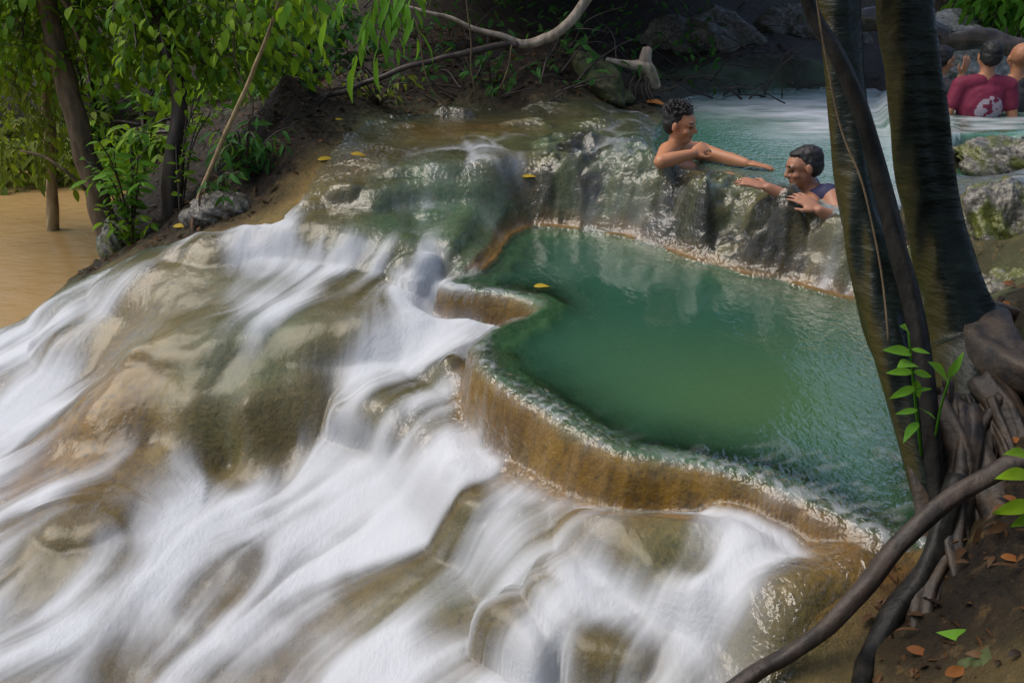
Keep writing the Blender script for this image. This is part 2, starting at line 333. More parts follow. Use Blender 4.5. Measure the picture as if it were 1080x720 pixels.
MOSS = [(430,120,.8),(400,130,.8),(360,140,.6),(460,180,.9),(420,200,.9),(400,235,1),(460,200,.9),(520,160,.7),(580,160,.8),(640,165,.9),(620,190,.9),(680,165,1),(660,200,.7),(700,210,.5),(760,215,.5),(800,250,.3),(860,250,.4),(510,265,1),(500,280,.9),(540,240,.8),(500,300,.9),(560,310,1),(530,350,1),(560,400,1),(620,440,1),(700,465,1),(800,480,1),(880,500,.8),(930,520,.6),
 (500,320,.1),(540,325,.1),(520,430,0),(560,470,0),(640,490,0),(740,500,0),(830,545,0),(880,580,0),(240,400,.7),(270,350,.7),(230,430,.5),(330,350,.4),(200,320,.4),(250,320,.5),(130,420,0),(300,460,.2),(100,480,0),(350,300,.3),(400,300,.3),(490,560,.4),(480,620,.6),(480,390,.5),(560,540,.4),(700,570,.3),(740,580,.5),(620,600,.2),(500,690,.2),(800,650,.3),(860,690,.4),(100,560,.1),(30,340,.4),(80,310,.4),(20,380,.2),(350,200,.3),(340,160,.5),(440,140,.2),(500,140,.1),(560,200,.2),(380,180,.2),(60,600,.2),(300,650,0),(1040,160,.8),(1070,165,.6)]
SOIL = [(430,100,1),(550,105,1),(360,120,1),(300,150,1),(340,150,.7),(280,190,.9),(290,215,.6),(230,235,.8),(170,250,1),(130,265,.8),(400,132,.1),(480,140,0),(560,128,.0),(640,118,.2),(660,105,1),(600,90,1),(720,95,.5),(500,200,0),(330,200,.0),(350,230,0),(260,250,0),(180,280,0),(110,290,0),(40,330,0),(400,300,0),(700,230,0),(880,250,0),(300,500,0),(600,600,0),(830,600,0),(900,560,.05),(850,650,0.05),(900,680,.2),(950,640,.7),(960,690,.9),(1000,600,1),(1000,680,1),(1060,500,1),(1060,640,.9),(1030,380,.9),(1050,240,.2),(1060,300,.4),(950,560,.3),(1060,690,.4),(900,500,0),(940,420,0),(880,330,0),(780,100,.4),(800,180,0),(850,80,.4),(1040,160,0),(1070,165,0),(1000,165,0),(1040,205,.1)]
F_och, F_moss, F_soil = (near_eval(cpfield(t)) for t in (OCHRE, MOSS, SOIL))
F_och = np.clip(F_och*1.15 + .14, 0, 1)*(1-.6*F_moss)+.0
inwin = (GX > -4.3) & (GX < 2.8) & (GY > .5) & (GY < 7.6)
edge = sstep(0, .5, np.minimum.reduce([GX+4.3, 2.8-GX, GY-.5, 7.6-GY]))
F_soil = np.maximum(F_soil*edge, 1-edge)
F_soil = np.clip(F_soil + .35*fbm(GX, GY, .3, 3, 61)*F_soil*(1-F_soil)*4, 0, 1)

SPL = sdpoly(GX, GY, POOL) + rimnoise(GX, GY)
band = sstep(-.20, -.09, SPL)*sstep(.045, .025, SPL)
wallm = sstep(.03, .05, SPL)*sstep(.20, .11, SPL)*sstep(ZP-.01, ZP-.05, HZ)*(SPL > 0)
farl = sstep(.09, .05, SPL)*sstep(-.01, .01, SPL)*sstep(ZP+.0, ZP+.012, HZ)
band = band*(1-farl)
F_moss = np.maximum(F_moss, band)*(1-wallm)*(1-farl); F_och = np.maximum(np.maximum(F_och*(1-band), wallm), farl*.55)
# ------------------------------------------------------------------ water: where it runs
def worldpoly(px): P = np.array(px, float); return rounded(hit(P[:, 0], P[:, 1])[:, :2], 2)
WET = worldpoly([(-250,420),(-60,372),(0,352),(60,318),(110,292),(150,272),(180,262),(230,250),(262,243),(300,236),(322,215),(335,185),(365,150),(400,122),(470,116),(560,112),(640,114),(690,120),(700,150),(720,180),(790,190),(850,212),(900,232),(935,245),(960,330),(1000,400),(1000,520),(968,580),(930,610),(880,650),(810,700),(760,760),(600,860),(300,1000),(0,900),(-250,700)])
sw = sdpoly(GX, GY, WET) + .04*fbm(GX, GY, .22, 3, 71)
sw = np.minimum(sw, sdpoly(GX, GY, worldpoly([(975,136),(1040,136),(1085,136),(1140,160),(1110,204),(1040,206),(1000,202),(975,170)])))
sp, su, ss, sb = sdpoly(GX, GY, POOL)+rimnoise(GX, GY), sdpoly(GX, GY, UPPER), sdpoly(GX, GY, STREAM), sdpoly(GX, GY, SIDE)
lobe = sstep(.05, -.12, sw)*sstep(.10, .22, sp)*sstep(.02, .15, su)*sstep(.0, .1, ss)*sstep(.0, .1, sb)
upz = sstep(4.0, 4.25, GY)
wx, wy = GX + .06*fbm(GX, GY, .3, 2, 301), GY + .06*fbm(GX, GY, .3, 2, 302)
A1, A2 = worley(wx, wy*.85, .52, 11); B1, B2 = worley(wx, wy, .27, 12)
bul = (1-upz)*np.sqrt(np.clip(1-(A1/.95)**2, 0, 1)) + upz*np.sqrt(np.clip(1-(B1/.95)**2, 0, 1))
crease = (1-upz)*sstep(.45, .0, A2-A1) + upz*sstep(.4, 0, B2-B1)
sh = .185*(1-upz)+.10*upz
st_ = (HZ + .30*(1-upz) - .185*(1-upz)*2 + .05*bul + .02*fbm(GX, GY, .25, 2, 303))/sh; fr_ = st_-np.floor(st_)
stair = (np.floor(st_) + 1-(1-fr_)**2.8)*sh - (.30-.37)*(1-upz) - .04*(1-upz) - .024*upz
def blur_any(A):                          # light smoothing on the fine part of the grid
    for _ in range(2): A = .5*A + .125*(np.roll(A, 1, 0)+np.roll(A, -1, 0)+np.roll(A, 1, 1)+np.roll(A, -1, 1))
    return A
lobe = lobe*near_eval(cpfield([(130,400,.2),(250,340,.3),(250,440,.2),(180,340,.25),(330,420,.7),(320,280,.8),(220,280,.7),(400,300,.9),(430,350,1),(400,430,1),(470,340,1),(450,480,1),(520,520,1),(480,580,1),(560,600,.9),(640,600,1),(700,560,1),(780,570,1),(720,660,1),(600,690,.9),(440,650,.6),(380,560,.4),(250,580,.35),(300,680,.5),(120,560,.7),(100,660,.5),(30,560,.7),(30,430,.5),(70,370,.6),(850,640,.9),(400,180,1),(500,180,1),(600,170,1),(680,200,1),(450,240,1)], .02))
DH = blur_any(lobe*((.36+.40*sstep(.2, .75, lobe)*(1-upz))*(stair-HZ-.01) + .022*(bul-.6)))
riser = (1-fr_)**2*lobe
rug = sstep(.02, .10, sp)*sstep(.0, .08, su)*sstep(.9, .6, np.maximum(sp, su))*sstep(.0, .25, GX)*sstep(2.9, 3.2, GY)*sstep(2.2, 1.7, GX)
rg = 1-2*np.abs(fbm(GX, GY, .17, 4, 311, .55))
F_soil = np.maximum(F_soil, .92*rug*sstep(-.1, .4, fbm(GX, GY, .24, 3, 315)))
soilz = sstep(.4, .8, F_soil)*(1-rug)*sstep(6.3, 5.8, GY); DH = DH + soilz*(.012*fbm(GX, GY, .12, 4, 316, .6) + .02*sstep(.55, .9, vnoise(GX, GY, .07, 317)))
sr = (HZ + .07*fbm(GX, GY, .2, 3, 313))/.085; fr2 = sr-np.floor(sr)
DH = DH + rug*(.55*((np.floor(sr)+1-(1-fr2)**2.5)*.085-.03-HZ) + .016*rg + .008*fbm(GX, GY, .06, 3, 312))
HZ = HZ + DH; HS = HS + DH*(HS <= HZ-DH+1e-9)
wetness = np.clip(np.maximum.reduce([sstep(.25, -.02, sw), sstep(.3, 0, sp), sstep(.35, 0, su), sstep(.3, 0, ss), sstep(.3, 0, sb)]), 0, 1)
wetness = np.maximum(wetness, .45)

# flow direction on the fine window, and streaks carried along it (line integral convolution)
ux, uy = np.arange(-3.0, 2.29, D), np.arange(.95, 6.39, D); UX, UY = np.meshgrid(ux, uy)
HU = bil(gx, gy, HZ, UX, UY)
def blur(A, sig):
    r = int(3*sig)+1; k = np.exp(-.5*(np.arange(-r, r+1)/sig)**2); k /= k.sum()
    A = np.pad(A, r, mode='edge')
    A = np.apply_along_axis(lambda v: np.convolve(v, k, 'valid'), 0, A)
    return np.apply_along_axis(lambda v: np.convolve(v, k, 'valid'), 1, A)
Hs = blur(HU, 5)
gyv, gxv = np.gradient(Hs, D)
vx, vy = -gxv + .12*(-.62), -gyv + .12*(-.78)
vx, vy = blur(vx, 3), blur(vy, 3); nv = np.hypot(vx, vy)+1e-6; vx, vy = vx/nv, vy/nv
SLOPE = np.hypot(gxv, gyv)
CURV = blur(HU, 12) - blur(HU, 3)          # hollow > 0
def lic(N, steps, damp=None):
    acc = N.copy(); wsum = 1.0
    for sgn in (1, -1):
        X, Y = UX.copy(), UY.copy()
        for k in range(steps):
            X += sgn*D*bil(ux, uy, vx, X, Y); Y += sgn*D*bil(ux, uy, vy, X, Y)
            ww = math.cos(.5*math.pi*(k+1)/(steps+1))
            acc += ww*bil(ux, uy, N, X, Y)
            if sgn == 1: wsum += 2*ww
    acc /= wsum; return (acc-acc.mean())/acc.std()
L1 = lic(rng.normal(size=UX.shape), 26)
L2 = lic(blur(rng.normal(size=UX.shape), 2.2), 34)
L3 = lic(blur(rng.normal(size=UX.shape), 5), 42)
L4 = lic(blur(rng.normal(size=UX.shape), 9), 46)
STREAK_U = .12*L1 + .42*L2 + .65*L3 + .45*L4
SG = lambda A: bil(ux, uy, A, GX, GY)
STREAK = SG(STREAK_U)

FOAM = [  # density of white water
 (20,400,1),(60,370,.95),(30,450,1),(90,320,.75),(140,285,.5),(5,480,1),(120,400,.05),(100,370,.1),(100,430,.05),(75,470,.05),(160,300,.35),(110,350,.2),(180,272,.1),(60,330,.6),(10,345,.15),
 (200,275,.6),(250,262,.75),(300,255,.95),(350,258,1),(390,262,.9),(220,290,.35),(280,285,.4),(240,310,.25),(290,325,.5),(200,330,.18),(180,370,.08),(160,420,.05),(230,360,.2),(260,400,.12),(200,450,.06),(270,460,.15),(300,400,.25),(240,430,.2),(330,340,.3),(320,380,.3),(330,440,.35),(350,300,.3),(350,400,.5),(390,300,.6),(420,285,.9),(450,300,1),(490,340,.95),(440,330,.9),(400,350,.7),(420,380,.7),(380,420,.65),(450,390,.35),(480,385,.2),(490,370,.6),(510,350,.8),
 (430,430,.85),(380,470,.95),(330,500,.95),(420,500,.8),(470,430,.6),(460,480,.75),(500,475,.9),(480,520,.6),(530,520,.25),(500,540,.35),(440,560,.7),(400,560,.9),(350,560,.85),(300,560,.95),(250,560,1),(200,560,.8),(220,520,.7),(150,510,.55),(110,550,.5),(60,560,.4),(20,520,.6),(60,510,.55),(40,590,.6),(10,590,.65),(20,640,.75),(70,660,.8),(100,620,.75),(160,620,.9),(200,650,.8),(280,620,.75),(250,680,.82),(320,680,.85),(150,690,.8),(50,700,.75),(100,715,.8),(380,640,.85),(420,590,.85),(440,540,.72),(400,640,.8),(420,690,.85),(370,610,.8),(460,620,.35),(480,660,.15),(440,700,.5),
 (540,580,.5),(500,600,.35),(560,640,.7),(600,620,.85),(560,690,.85),(520,650,.5),(620,680,.75),(650,650,.9),(680,620,1),(640,590,.6),(600,550,.5),(620,540,.75),(580,540,.4),(650,545,.5),(690,570,.35),(740,550,.95),(790,560,1),(830,585,.95),(800,600,.8),(770,630,.75),(720,600,.5),(740,610,.4),(720,640,.85),(700,680,.4),(740,700,.5),(670,710,.6),(600,715,.8),(760,690,.15),(850,620,.1),(830,660,.1),(880,600,.08),(870,560,.05),(800,700,.12),(900,640,.05),
 (520,430,0),(560,480,0),(620,495,0),(700,500,0),(780,520,.02),(840,545,.03),(530,325,.0),(500,310,0),(530,400,0),
 (470,245,.15),(430,255,.3),(500,255,.2),(520,270,.05),(480,280,.25),(500,300,.05),(400,235,.1),(400,180,.1),(440,150,.1),(350,200,.06),(340,230,.12),(500,180,.35),(540,175,.45),(570,185,.45),(450,190,.2),(430,215,.25),(480,215,.15),(540,210,.1),(600,205,.1),(590,175,.3),(620,140,.15),(560,130,.1),(500,130,.05),(630,170,.3),(680,175,.1),(660,215,.1),(730,210,.06),(760,240,.05),(840,260,.1),(620,240,.25),(570,238,.2),(700,260,.08),(780,280,.08),(860,305,.3),(1020,160,.7),(1060,150,.5),(1050,172,.3),(1020,185,.9),(1065,190,.7)]
F_foam = near_eval(cpfield(FOAM, .01)); F_foam = np.minimum(F_foam*1.12, 1)*(1-.42*sstep(4.05, 4.3, GY)*sstep(-1.5, -1.1, GX))
SL = SG(SLOPE); 
amp = np.clip(4.5*F_foam*(1.12-F_foam), 0, 1)*.20 + .03 + .14*sstep(.4, 1.2, SG(SLOPE))*sstep(.2, .5, F_foam)
lumps = .5*fbm(GX, GY, .28, 3, 91)
hollow = np.clip(SG(CURV)/.03, -1, 1)
fq = F_foam*(.82 + .25*crease*lobe + .18*riser + .30*hollow) + .12*crease*lobe*(F_foam > .1) - .12*(1-crease)*lobe*(1-F_foam)
lip_glint = np.exp(-((sp-.025)/.028)**2)*sstep(.15, .75, vnoise(GX, GY, .02, 321)+.8*vnoise(GX, GY, .12, 322)+.3)*near_eval(cpfield([(490,390,.1),(515,360,.5),(530,375,1),(560,408,1),(600,440,.9),(650,470,.5),(700,478,.4),(740,485,.7),(790,495,1),(840,515,.9),(900,540,.9),(950,560,.9),(500,300,.8),(540,308,.7),(585,316,.1),(510,270,0),(530,250,0),(560,240,0),(650,250,0),(760,290,0),(880,318,.1)], .01))  # sky glints along the pool lip, painted as white flecks
froth = .5+.5*fbm(GX+.3*SG(L3)*.05, GY, .10, 4, 341, .6)
foam = sstep(.04, 1.06, np.clip(fq + amp*(STREAK*.9 + lumps), 0, 1.05) - .30*F_foam*np.clip(.55-.38*STREAK-.3*(froth-.5), 0, 1))
foam = np.maximum(.93*foam**1.1*(1-wallm*sstep(.13, .07, sp))*(1-.38*sstep(.5, 1.5, SG(SLOPE))), .38*lip_glint)  # white water, with the painted lip glints laid over it
film = .022*sstep(.06, -.08, sw) - .009
relief = (.0016*SG(L2) + .0045*SG(L3))*np.clip(.2+F_foam, 0, 1)*sstep(0, -.1, sw) + .016*F_foam
wall = sstep(.22, .05, np.abs(sp))*(sp > -.0)
relief = relief*(1-.6*wall)
ZW = HZ + film + relief
ripple = .0022*fbm(GX, GY*.6, .16, 3, 101)
# keep the pools level where they stand; everything else is the film running over rock
inpool, inup = (sp < .05), (su < .06)
def level(Z, s, lv, rip): 
    t = sstep(.05, -.01, s); return Z*(1-t) + np.maximum(lv+rip, np.minimum(HZ+.004, lv+.006))*t
ZW = level(ZW, sp, ZP, ripple*.4); ZW = level(ZW, su, ZU, ripple*.5); ZW = level(ZW, ss, ZS, ripple); ZW = level(ZW, sb, ZB, ripple)

nx, ny = len(gx), len(gy)
I = np.arange(nx*ny).reshape(ny, nx)
Q = np.stack([I[:-1, :-1], I[:-1, 1:], I[1:, 1:], I[1:, :-1]], -1).reshape(-1, 4)
def cellmask(M): return (M[:-1, :-1] & M[:-1, 1:] & M[1:, 1:] & M[1:, :-1]).ravel()
def sub(name, mask_cells, Z, mat, attrs):
    q = Q[mask_cells]; u, inv = np.unique(q, return_inverse=True)
    V = np.stack([GX.ravel()[u], GY.ravel()[u], Z.ravel()[u]], -1)
    return mesh_np(name, V, inv.reshape(-1, 4), mat, None, {k: v.ravel()[u] for k, v in attrs.items()})

M_ROCK = rock_material()
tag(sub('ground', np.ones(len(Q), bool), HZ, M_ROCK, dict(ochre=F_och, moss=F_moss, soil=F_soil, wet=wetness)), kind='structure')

def cellof(M): return cellmask(M)
poolc = cellof(sp < .015)
upc = cellof((su < .03)) & ~poolc
stc = cellof(ss < .08) & ~poolc & ~upc
sdc = cellof(sb < .06) & ~poolc & ~upc & ~stc
fallc = cellof((sw < .05)) & ~poolc & ~upc & ~stc & ~sdc
depth = np.clip(ZW - HZ, 0, 1)
tp = .05 + .80*(1-np.exp(-np.maximum(depth-.012, 0)/.075))
M_FALL = water_material('falling_water', ((.18, .25, .20), (.18, .25, .20)), (.93, .97, .94), ripple=.16, rip_scale=12, rough=.20, fmax=.20, ior=1.27)
M_POOL = water_material('pool_water', ((.028, .092, .060), (.062, .130, .056)), (.75, .92, .80), ripple=.10, rip_scale=9, rough=.07)
M_UP = water_material('stream_water', ((.055, .185, .115), (.085, .235, .155)), (.8, .93, .86), ripple=.3, rip_scale=7, rough=.09)

F_rip = near_eval(cpfield([(530,375,.9),(560,408,1),(600,442,.9),(650,470,.6),(720,480,.5),(780,485,.9),(840,505,.9),(900,500,.8),(930,540,1),(950,520,1),(880,560,.7),(850,650,.9),(900,640,.9),(870,690,.9),(800,700,.5),(750,690,.2),(900,420,.3),(920,350,.6),(700,350,.02),(620,300,.02),(600,380,.02),(700,420,.02),(800,400,.05),(560,350,.1),(510,300,.8),(490,290,.6),(530,270,.2),(400,145,.9),(350,190,.8),(430,120,.8),(550,125,.9),(470,160,.8),(620,125,.8),(430,190,.4),(350,220,.5),(560,195,.7),(600,200,.6),(640,160,.6),(660,185,.9),(700,200,1),(680,230,.7),(740,220,1),(760,250,.9),(800,250,.5),(840,280,.5),(880,300,.7),(480,150,.2),(480,220,.3),(300,270,.1),(250,320,.05),(130,430,.08),(80,470,.15),(150,350,.05),(200,300,.08),(20,340,.6),(300,400,.05),(400,350,.05),(200,600,.05),(30,600,.08),(40,560,.08),(500,520,.1),(600,600,.05),(720,580,.05),(780,130,.15),(840,110,.3)], .02))
F_rip = F_rip*(1-.85*wallm*sstep(.12, .07, sp))*(1-.72*sstep(.0, .08, -sp)*sstep(1.35, .75, GX + .12*fbm(GX, GY, .3, 2, 351)))*(1-.45*rug)
tone = near_eval(cpfield([(600,300,.0),(560,270,.0),(700,300,.0),(800,340,.05),(700,350,.15),(640,360,.3),(700,400,.6),(800,440,.95),(740,440,.8),(650,420,.5),(880,440,.9),(920,380,.8),(880,350,.4),(930,470,.6),(820,480,.2),(700,465,.1),(600,435,.1),(560,380,.05),(580,330,0)], .02))
pfoam_glint = np.maximum(.38*lip_glint, .15*sstep(.1, 1.2, vnoise(GX*.35+GY*.25, GY*1.2-GX*.6, .022, 331)+.5*vnoise(GX*.4+GY*.3, GY*1.3-GX*.6, .05, 333)+.5*fbm(GX, GY, .14, 2, 332))*near_eval(cpfield([(720,480,.5),(790,485,.8),(850,500,.8),(900,510,.9),(940,520,1),(950,480,.7),(930,420,.35),(900,380,.1),(930,330,.3),(850,450,.05),(800,440,0),(700,450,.05),(650,400,0),(560,350,0),(600,300,0),(750,350,0)], .01)))  # painted lip glints plus painted white ripples at the right corner
tag(sub('pool_water', poolc, ZW, M_POOL, dict(foam=pfoam_glint, turb=tp, tone=tone, rip=F_rip)), kind='structure')
ufo = near_eval(cpfield([(820,110,.7),(850,122,.8),(780,112,.55),(760,108,.3),(730,130,.02),(780,150,.02),(830,150,.15),(860,140,.6),(720,160,.02),(800,130,.12),(790,100,.05),(740,102,.1),(900,150,.2),(860,170,.1),(930,180,.2),(940,120,.25),(990,160,.3)], .01))
ufo = np.clip(ufo + .5*ufo*fbm(GX*.6, GY*1.6, .12, 3, 111), 0, 1)
tag(sub('upper_pool_water', upc, ZW, M_UP, dict(foam=ufo, turb=np.clip(.3+.75*(1-np.exp(-depth/.10)), 0, 1), tone=.5+.5*fbm(GX, GY, .5, 2, 5), rip=F_rip)), kind='structure')
for nm, cc in (('upstream_water', stc), ('side_pool_water', sdc)):
    tag(sub(nm, cc, ZW, M_UP, dict(foam=np.clip(.25+.4*fbm(GX, GY*2, .2, 3, 6), 0, 1), turb=np.full_like(GX, .7), tone=np.ones_like(GX), rip=np.full_like(GX, .3))), kind='structure')
tag(sub('waterfall', fallc, ZW, M_FALL, dict(foam=foam, turb=np.clip(.02+.05*sstep(0, .04, depth)*(1-wall), 0, 1), tone=np.zeros_like(GX), rip=F_rip)), kind='structure')

# muddy river on the left
rs = NT('muddy_water')
rc = rs.mix(rs.noise(.7, 3), (.27, .17, .07), (.36, .235, .10))
M_RIVER = rs.p(Base_Color=rc, Roughness=.14, Normal=rs.bump(rs.noise(6, 4, rs.mapping((1, 1.8, 1))), .35, .03), IOR=1.33)
ZR = -.90
rx, ry = np.linspace(-40, -.6, 80), np.linspace(-8, 13, 60)
RX, RY = np.meshgrid(rx, ry); ri = np.arange(RX.size).reshape(RX.shape)
keep = ((RX[:-1, :-1] < -2.2) | (RY[:-1, :-1] > 3.4)).ravel()
tag(mesh_np('river_water', np.stack([RX, RY, np.full_like(RX, ZR)], -1).reshape(-1, 3), np.stack([ri[:-1, :-1], ri[:-1, 1:], ri[1:, 1:], ri[1:, :-1]], -1).reshape(-1, 4)[keep], M_RIVER), kind='structure')
#STAGE2

# ------------------------------------------------------------------ wood, leaves and stone
def spline(P, R, step):
    P = np.asarray(P, float); R = np.asarray(R, float); n = len(P); out, rr = [], []
    Pe = np.r_[[2*P[0]-P[1]], P, [2*P[-1]-P[-2]]]
    for i in range(n-1):
        a_, b_, c_, d_ = Pe[i:i+4]; L = np.linalg.norm(c_-b_); m = max(2, int(L/step))
        for k in range(m):
            t = k/m
            out.append(.5*((2*b_)+(-a_+c_)*t+(2*a_-5*b_+4*c_-d_)*t*t+(-a_+3*b_-3*c_+d_)*t**3)); rr.append(R[i]*(1-t)+R[i+1]*t)
    return np.array(out+[P[-1]]), np.array(rr+[R[-1]])
def tube(P, R, seg=12, step=.04, lump=.0, flute=.0, seed=0, wob=0.0):
    P, R = spline(P, R, step); n = len(P)
    if wob: P = P + wob*np.stack([vnoise(np.arange(n)*step, np.zeros(n), .16, seed+q) for q in range(3)], -1)
    T = np.gradient(P, axis=0); T /= np.linalg.norm(T, axis=1)[:, None]
    u = np.cross(T[0], [0.3, .2, 1]); 
    if np.linalg.norm(u) < .1: u = np.cross(T[0], [1, 0, 0])
    u /= np.linalg.norm(u); V = []
    an = np.linspace(0, 2*np.pi, seg, endpoint=False)
    for i in range(n):
        u = u - T[i]*(u@T[i]); u /= np.linalg.norm(u); v = np.cross(T[i], u)
        r = R[i]*(1 + lump*vnoise(np.cos(an)*1.3+i*step*6, np.sin(an)*1.3+seed*3.7, .8, seed) + flute*np.cos(an*3+seed+i*step*.8)*.6 + flute*.5*np.cos(an*5+seed*2))
        V.append(P[i] + np.cos(an)[:, None]*u*r[:, None] + np.sin(an)[:, None]*v*r[:, None])
    V = np.concatenate(V); I = np.arange(n*seg).reshape(n, seg); J = np.roll(I, -1, 1)
    F = np.stack([I[:-1], J[:-1], J[1:], I[1:]], -1).reshape(-1, 4)
    c0, c1 = len(V), len(V)+1
    V = np.r_[V, [P[0]-T[0]*R[0]*.3], [P[-1]+T[-1]*R[-1]*.5]]
    t1 = np.stack([J[0], I[0], np.full(seg, c0)], -1); t2 = np.stack([I[-1], J[-1], np.full(seg, c1)], -1)
    return V, F, np.r_[t1, t2]
def join(parts):
    V, Q_, T_ = [], [], []; o = 0
    for v, q, t in parts:
        V.append(v); Q_.append(q+o); T_.append(t+o); o += len(v)
    return np.concatenate(V), [np.concatenate(Q_), np.concatenate(T_)]
def tube_obj(name, P, R, mat, parent=None, **k):
    v, q, t = tube(P, R, **k); return mesh_np(name, v, [q, t], mat, parent)
def nrm(v): return v/np.maximum(np.linalg.norm(v, axis=-1, keepdims=True), 1e-9)
def leaves(pos, d, nor, L, W, curl=.12):
    pos, d, nor = np.asarray(pos, float), nrm(np.asarray(d, float)), np.asarray(nor, float)
    L = np.asarray(L, float)[:, None]; W = np.asarray(W, float)[:, None]
    sx = nrm(np.cross(d, nor)); up = nrm(np.cross(sx, d)); n = len(pos)
    def pt(t, s_, h): return pos + d*(t*L) + sx*(s_*W) + up*(h*L)
    V = np.stack([pt(0, 0, 0), pt(.30, -.42, .035), pt(.32, 0, -.02+curl*.2), pt(.30, .42, .035), pt(.66, -.36, .0-curl*.1), pt(.68, 0, -.05-curl*.1), pt(.66, .36, -.0-curl*.1), pt(1, 0, -.10-curl)], 1).reshape(-1, 3)
    b = (np.arange(n)*8)[:, None]
    tri = np.concatenate([b+np.array([[0, 2, 1]]), b+np.array([[0, 3, 2]]), b+np.array([[4, 5, 7]]), b+np.array([[5, 6, 7]])])
    qd = np.concatenate([b+np.array([[1, 2, 5, 4]]), b+np.array([[2, 3, 6, 5]])])
    var = np.repeat(rng.random(n), 8)
    return V, [qd, tri], var
def fine_leaves(pos, d, nor, L, W, curl=.16):
    pos, d, nor = np.asarray(pos, float), nrm(np.asarray(d, float)), np.asarray(nor, float); n = len(pos)
    L = np.asarray(L, float)[:, None]; W = np.asarray(W, float)[:, None]; sx = nrm(np.cross(d, nor)); up = nrm(np.cross(sx, d))
    ts = np.linspace(0, 1, 11); rows = []; cv = rng.uniform(.5, 1.6, (n, 1))*curl; tw_ = rng.normal(size=(n, 1))*.12
    for t in ts:
        w_ = .5*(math.sin(math.pi*t**.8))**.9*(1-.25*t) + (.02 if t < .1 else .001)
        for q in (-1, -.5, 0, .5, 1):
            rows.append(pos + d*(t*L) + sx*(w_*q*W + tw_*t*t*L*.5) + up*((.22*abs(q)*w_ + .02*math.sin(9*t+3*q))*W - cv*t*t*L + tw_*q*t*W*.5))
    V = np.stack(rows, 1).reshape(-1, 3); q = np.array([[r*5+c, r*5+c+1, r*5+c+6, r*5+c+5] for r in range(10) for c in range(4)])
    F = ((np.arange(n)*55)[:, None, None] + q[None]).reshape(-1, 4)
    return V, [np.zeros((0, 3), int), F], np.repeat(rng.random(n), 55)
def leaf_material(name, lo, hi, trans=.48, rough=.6):
    s = NT(name); v = s.attr('var')
    col = s.mix(v, lo, hi); col = s.mix(s.math('MULTIPLY', s.noise(30, 3), .5), col, (lo[0]*.5, lo[1]*.6, lo[2]*.5))
    s.p(Base_Color=col, Roughness=rough, Specular_IOR_Level=.2)
    t = s.n('BsdfTranslucent'); s.set(t.inputs[0], s.mix(.5, col, (.20, .30, .012)))
    m = s.n('MixShader'); m.inputs[0].default_value = trans
    s.t.links.new(s.b.outputs[0], m.inputs[1]); s.t.links.new(t.outputs[0], m.inputs[2]); s.t.links.new(m.outputs[0], s.out.inputs[0]); return s.m
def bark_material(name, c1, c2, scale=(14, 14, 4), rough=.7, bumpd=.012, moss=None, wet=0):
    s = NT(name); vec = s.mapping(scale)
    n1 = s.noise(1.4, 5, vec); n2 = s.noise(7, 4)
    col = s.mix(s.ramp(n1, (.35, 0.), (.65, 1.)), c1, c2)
    if moss:  # moss tint doubles as painted light on the flank that faces left
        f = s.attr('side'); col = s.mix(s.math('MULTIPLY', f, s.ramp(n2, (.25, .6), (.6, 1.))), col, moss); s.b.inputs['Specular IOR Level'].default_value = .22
    return s.p(Base_Color=col, Roughness=rough, Normal=s.bump(n1, .6, bumpd, s.bump(s.noise(38, 3), .4, .004)))

M_BARK_DARK = bark_material('dark_wet_bark', (.004, .006, .005), (.010, .016, .012), (7, 7, 20), .36, .02, (.042, .034, .005))  # last colour: mossy yellow that paints the lit flank
M_BARK_TAN = bark_material('tan_bark', (.06, .040, .020), (.15, .10, .050), (20, 20, 5), .8)
M_BARK_BROWN = bark_material('brown_bark', (.014, .010, .007), (.048, .031, .022), (16, 16, 6), .6)
M_ROOT = bark_material('root_bark', (.007, .005, .004), (.045, .028, .015), (14, 14, 14), .6, .014)
M_WOOD_PALE = bark_material('bleached_wood', (.16, .125, .09), (.36, .29, .22), (18, 18, 6), .7)
M_CANE = bark_material('dry_cane', (.20, .135, .06), (.34, .25, .12), (20, 20, 8), .6)
M_VINE = bark_material('liana_bark', (.004, .004, .004), (.018, .016, .013), (16, 16, 8), .5)
M_VINE.node_tree.nodes['Principled BSDF'].inputs['Specular IOR Level'].default_value = .2
M_LEAF = leaf_material('green_leaf', (.045, .16, .008), (.28, .44, .016))
M_LEAF_DK = leaf_material('deep_green_leaf', (.018, .085, .020), (.06, .20, .035))
M_LEAF_LT = leaf_material('light_green_leaf', (.08, .24, .02), (.20, .44, .04))
M_LEAF_YL = leaf_material('yellow_green_leaf', (.10, .16, .015), (.28, .30, .03))
M_LEAF_CAN = leaf_material('shade_canopy_leaf', (.012, .035, .010), (.03, .07, .016), .12)
M_DEAD = leaf_material('fallen_leaf', (.16, .055, .018), (.36, .14, .035), .15)
M_YELLOWLEAF = leaf_material('yellow_fallen_leaf', (.45, .28, .02), (.55, .40, .04), .2)
M_LITTER = leaf_material('leaf_litter', (.016, .009, .005), (.12, .058, .022), .05)

